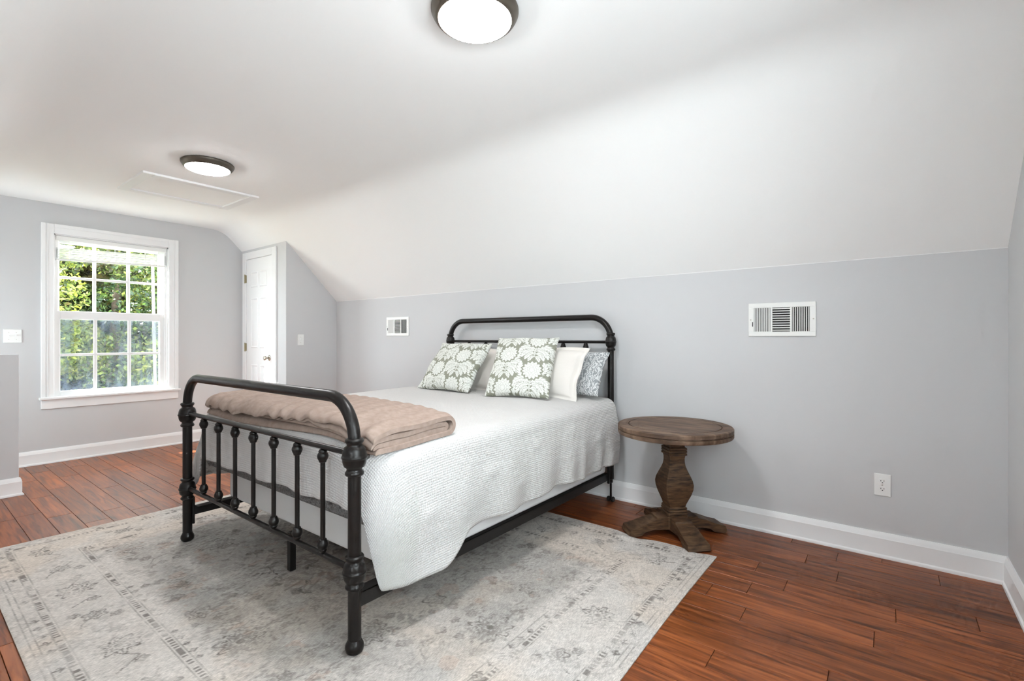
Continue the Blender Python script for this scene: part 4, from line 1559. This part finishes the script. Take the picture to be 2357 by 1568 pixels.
ZB = 0.762
pillow('pillow', 'scroll', 0.66, 0.33, 0.14, (-2.16, 2.875, ZB - 0.005), (-1.500, 2.865, ZB - 0.010), (0.0, 0.18, 0.33),
       'grey scroll patterned pillow behind the right white pillow by the headboard post', 'pillow', seed=3)
pillow('pillow', 'white_linen', 0.62, 0.335, 0.16, (-2.225, 2.72, ZB), (-1.60, 2.70, ZB - 0.008), (0.0, 0.165, 0.33),
       'off white flanged pillow right of the middle floral cushion', 'pillow', seed=5, flange=0.028)
pillow('pillow', 'white_linen', 0.66, 0.32, 0.16, (-2.97, 2.74, ZB), (-2.285, 2.72, ZB), (0.0, 0.20, 0.33),
       'off white pillow half hidden behind the left floral cushion', 'pillow', seed=6, flange=0.028)
pillow('throw_cushion', 'floral', 0.51, 0.43, 0.15, (-2.815, 2.475, ZB), (-2.305, 2.475, ZB), (-0.03, 0.27, 0.335),
       'sage green floral throw cushion leaning at the left of the bed', 'cushion', 'floral throw cushions', printed=True, n=230, seed=1, off=(0.03, 0.05))
pillow('throw_cushion', 'floral', 0.44, 0.46, 0.15, (-2.085, 2.41, ZB), (-1.680, 2.535, ZB), (-0.03, 0.26, 0.375),
       'sage green floral throw cushion leaning upright in the middle of the bed', 'cushion', 'floral throw cushions', printed=True, n=230, seed=2, off=(0.11, 0.14))

# ================================================================ SIDE TABLE
TC = (-0.997, 2.852)
tb = setp(empty('side_table', (TC[0], TC[1], 0)), 'round rustic brown wooden pedestal side table beside the bed', 'table')
R0, ZT0 = 0.3240, 0.629
edge = [(0.02, -0.056), (R0 - 0.012, -0.056), (R0 - 0.003, -0.053), (R0, -0.047), (R0, -0.032), (R0 - 0.008, -0.0295), (R0 - 0.008, -0.0265), (R0, -0.024), (R0, -0.006), (R0 - 0.004, -0.001), (R0 - 0.010, 0.0),
        (0.2630, 0.0), (0.2615, -0.006), (0.2580, -0.006), (0.2565, 0.0), (0.01, 0.0)]
build('table_top', MB().lathe(edge, (TC[0], TC[1], ZT0), 96), 'tabletop', tb, 30)
# under frame cleats
for a in (0.25 * PI, 0.75 * PI):
    m = MB()
    c, s = math.cos(a), math.sin(a)
    pts = [(-0.25, -0.040), (0.25, -0.040), (0.25, 0.040), (-0.25, 0.040)]
    vs = []
    for z, k in ((ZT0 - 0.056, 1.0), (ZT0 - 0.066, 0.97)):
        vs += [(TC[0] + (p * k) * c - q * s, TC[1] + (p * k) * s + q * c, z - (0.0005 if a > 1 else 0)) for p, q in pts]
    m.add(vs, [(0, 1, 2, 3), (7, 6, 5, 4), (0, 4, 5, 1), (1, 5, 6, 2), (2, 6, 7, 3), (3, 7, 4, 0)])
    build('cleat', m, 'tablewood', tb, 0)
# square baluster pedestal, faces towards the diagonals
prof = [(0.050, 0.573), (0.046, 0.505), (0.055, 0.500), (0.056, 0.490), (0.051, 0.488), (0.0555, 0.485), (0.056, 0.474), (0.051, 0.472), (0.0555, 0.469), (0.056, 0.458), (0.049, 0.455),
        (0.046, 0.440), (0.046, 0.420), (0.049, 0.395), (0.057, 0.370), (0.069, 0.340), (0.079, 0.312), (0.083, 0.288), (0.081, 0.262), (0.073, 0.230), (0.062, 0.200), (0.053, 0.175), (0.049, 0.158),
        (0.054, 0.155), (0.056, 0.148), (0.051, 0.145), (0.056, 0.142), (0.057, 0.132), (0.052, 0.129), (0.057, 0.126), (0.058, 0.116), (0.053, 0.113), (0.058, 0.110), (0.058, 0.030)]
m = MB()
rows = []
for hw, z in prof:
    ring = []
    r = hw * math.sqrt(2)
    ch = 0.003
    for k in range(4):
        # corners lie on the axes so that the faces look along the diagonals
        a = k * PI / 2
        for d in (-1, 1):
            ring.append((TC[0] + r * math.cos(a) * (1 - ch / r) - d * ch * math.sin(a), TC[1] + r * math.sin(a) * (1 - ch / r) + d * ch * math.cos(a), z))
    rows.append(ring)
m.grid(rows, close=True)
nn = 8
m.f.append(tuple(range(nn)))
m.f.append(tuple((len(rows) - 1) * nn + k for k in range(nn))[::-1])
build('pedestal', m, 'tablewood', tb, 30)
for k in range(4):
    a = PI / 4 + k * PI / 2
    c, s = math.cos(a), math.sin(a)
    poly = [(0.045, 0.030), (0.150, 0.034), (0.200, 0.026), (0.222, 0.006), (0.285, 0.0), (0.298, 0.010), (0.288, 0.040), (0.240, 0.052), (0.170, 0.078), (0.125, 0.090), (0.120, 0.100), (0.045, 0.100)]
    wd_ = [0.058] * 12
    vs, n = [], len(poly)
    for q in (-1, 1):
        for (p, z) in poly:
            hw = 0.052 + 0.012 * min(1, max(0, (p - 0.12) / 0.16))
            ins = 0.004 if z > 0.03 else 0.0
            vs.append((TC[0] + p * c - q * (hw - ins * 0.5) * s, TC[1] + p * s + q * (hw - ins * 0.5) * c, z + 0.0005))
    fs = [tuple(range(n))[::-1], tuple(range(n, 2 * n))] + [(i, (i + 1) % n, n + (i + 1) % n, n + i) for i in range(n)]
    build('foot', MB().add(vs, fs), 'tablewood', tb, 30)

# ================================================================ OUTSIDE
GZ = -3.2
struct('ground', MB().box(-40, XW - 0.3, -25, 30, GZ - 0.2, GZ), 'bounce_ground', 'unseen ground far below the window, made pale to bounce light indoors', 'ground', smooth=0)


def foliage(name, parent, blobs, n, size, pal, seed):
    r = np.random.default_rng(seed)
    blobs = np.array(blobs)
    pick = r.choice(len(blobs), n, p=blobs[:, 3] ** 2 / (blobs[:, 3] ** 2).sum())
    d = r.normal(size=(n, 3))
    d /= np.linalg.norm(d, axis=1)[:, None]
    rad = blobs[pick, 3] * (0.55 + 0.5 * r.random(n) ** 0.5)
    c = blobs[pick, :3] + d * rad[:, None] * np.array([1, 1, 0.9])
    nrm = d * 0.5 + r.normal(size=(n, 3)) * 0.6 + np.array([0, 0, 0.4])
    nrm /= np.linalg.norm(nrm, axis=1)[:, None]
    t = np.cross(nrm, r.normal(size=(n, 3)))
    t /= np.linalg.norm(t, axis=1)[:, None]
    b = np.cross(nrm, t)
    s = size * (0.6 + 0.8 * r.random(n))[:, None]
    v = np.stack([c - t * s, c + b * s * 0.48 + nrm * s * 0.12, c + t * s, c - b * s * 0.48 + nrm * s * 0.12], 1).reshape(-1, 3)
    v -= np.array(wloc(parent))
    me = bpy.data.meshes.new(name)
    me.vertices.add(4 * n)
    me.vertices.foreach_set('co', v.ravel())
    me.loops.add(4 * n)
    me.loops.foreach_set('vertex_index', np.arange(4 * n, dtype=np.int32))
    me.polygons.add(n)
    me.polygons.foreach_set('loop_start', np.arange(0, 4 * n, 4, dtype=np.int32))
    me.update()
    me.validate()
    pal = srgb2lin(np.array(pal, float))
    clump = r.random(len(blobs))[pick]
    k = np.clip((clump * 0.6 + r.random(n) * 0.6) * len(pal) / 1.2, 0, len(pal) - 1).astype(int)
    cc = 0.40 * pal[k] * (0.75 + 0.5 * r.random(n))[:, None]
    set_print(me, np.repeat(cc, 4, 0))
    me.materials.append(M['leaf'])
    o = bpy.data.objects.new(name, me)
    COL.objects.link(o)
    o.parent = parent
    o['kind'] = 'stuff'
    return o


PALS = [[(74, 92, 40), (112, 132, 48), (168, 178, 66), (196, 196, 96), (130, 118, 60)],
        [(40, 66, 34), (64, 94, 42), (104, 132, 56), (150, 164, 70), (92, 86, 50)],
        [(66, 70, 40), (120, 112, 58), (176, 160, 84), (128, 140, 60), (84, 64, 44)]]
trees = [(-10.4, 1.0, 6.3, 1.15, 0, 'sunlit yellow green leafy tree filling the left of the window view'),
         (-11.0, 2.5, 6.5, 1.25, 1, 'dense dark green leafy tree in the middle of the window view'),
         (-10.3, 3.9, 6.3, 1.15, 0, 'yellow green leafy tree at the right of the window view'),
         (-12.6, 1.7, 6.8, 1.4, 2, 'mixed green and brown tree just behind the two nearest trees'),
         (-12.8, 3.6, 6.8, 1.4, 0, 'bright green tree just behind the right hand near tree'),
         (-14.8, 2.6, 7.4, 1.9, 1, 'tall dark tree farthest behind the window panes')]
for ti, (x, y, h, w, pi_, lab) in enumerate(trees):
    t = setp(empty('leafy_tree', (x, y, GZ)), lab, 'tree', 'trees outside the window')
    rr = random.Random(20 + ti)
    build('trunk', MB().tube([(x, y, GZ), (x + 0.1, y - 0.05, GZ + h * 0.4), (x - 0.05, y + 0.1, GZ + h * 0.9)], [0.16, 0.12, 0.05], 10), 'bark', t, 60)
    for q in range(5):
        a = rr.uniform(0, 2 * PI)
        z = GZ + h * rr.uniform(0.35, 0.75)
        build('branch', MB().tube([(x, y, z), (x + 0.5 * w * math.cos(a), y + 0.5 * w * math.sin(a), z + 0.5), (x + 0.85 * w * math.cos(a), y + 0.85 * w * math.sin(a), z + 0.9)], [0.05, 0.03, 0.012], 7), 'bark', t, 60)
    blobs = []
    for q in range(70):
        a, zz = rr.uniform(0, 2 * PI), rr.random()
        rad = w * math.sqrt(rr.random()) * (0.55 + 0.55 * math.sin(PI * (0.12 + 0.82 * zz)))
        blobs.append((x + rad * math.cos(a), y + rad * math.sin(a), GZ + 0.5 + zz * (h - 0.5), rr.uniform(0.28, 0.6)))
    foliage('foliage', t, blobs, 40000 if ti < 3 else 26000, 0.038 if ti < 3 else 0.085, PALS[pi_], 100 + ti)
pole = setp(build('utility_pole', MB().tube([(-8.6, 2.52, GZ), (-8.6, 2.425, 2.3)], [0.024, 0.020], 12), 'pole', None, 60), 'slim pale pole among the trees at the right of the window view', 'pole')
bn = setp(empty('broadleaf_plant', (-8.6, 1.83, GZ)), 'bright green broad leaved plant low in the middle window pane', 'plant')
build('stem', MB().tube([(-8.6, 1.80, GZ), (-8.6, 1.80, 0.2)], [0.06, 0.03], 8), 'bark', bn, 60)
leafm = new_mat('broad_leaf_green', (128, 186, 40), 0.45)
add_noise(leafm, 20, 0.2, 0.004, col2=(150, 200, 60))
M['broad'] = leafm
for a, ln in ((1.2, 0.45), (2.6, 0.40), (4.0, 0.40), (5.6, 0.62)):
    rows = []
    for s in np.linspace(0, 1, 10):
        r_ = ln * s * 0.75
        z = 0.2 + ln * (0.95 * s - 0.55 * s * s)
        ww = 0.085 * math.sin(PI * min(1, s * 0.92 + 0.04)) ** 0.7
        c = Vector((-8.6 + r_ * math.cos(a), 1.80 + r_ * math.sin(a), z))
        sd = Vector((-math.sin(a), math.cos(a), 0))
        rows.append([c - sd * ww + Vector((0, 0, 0.02)), c, c + sd * ww + Vector((0, 0, 0.02))])
    build('broad_leaf', MB().grid([[tuple(p) for p in q] for q in rows]), 'broad', bn, 70, fix=False)
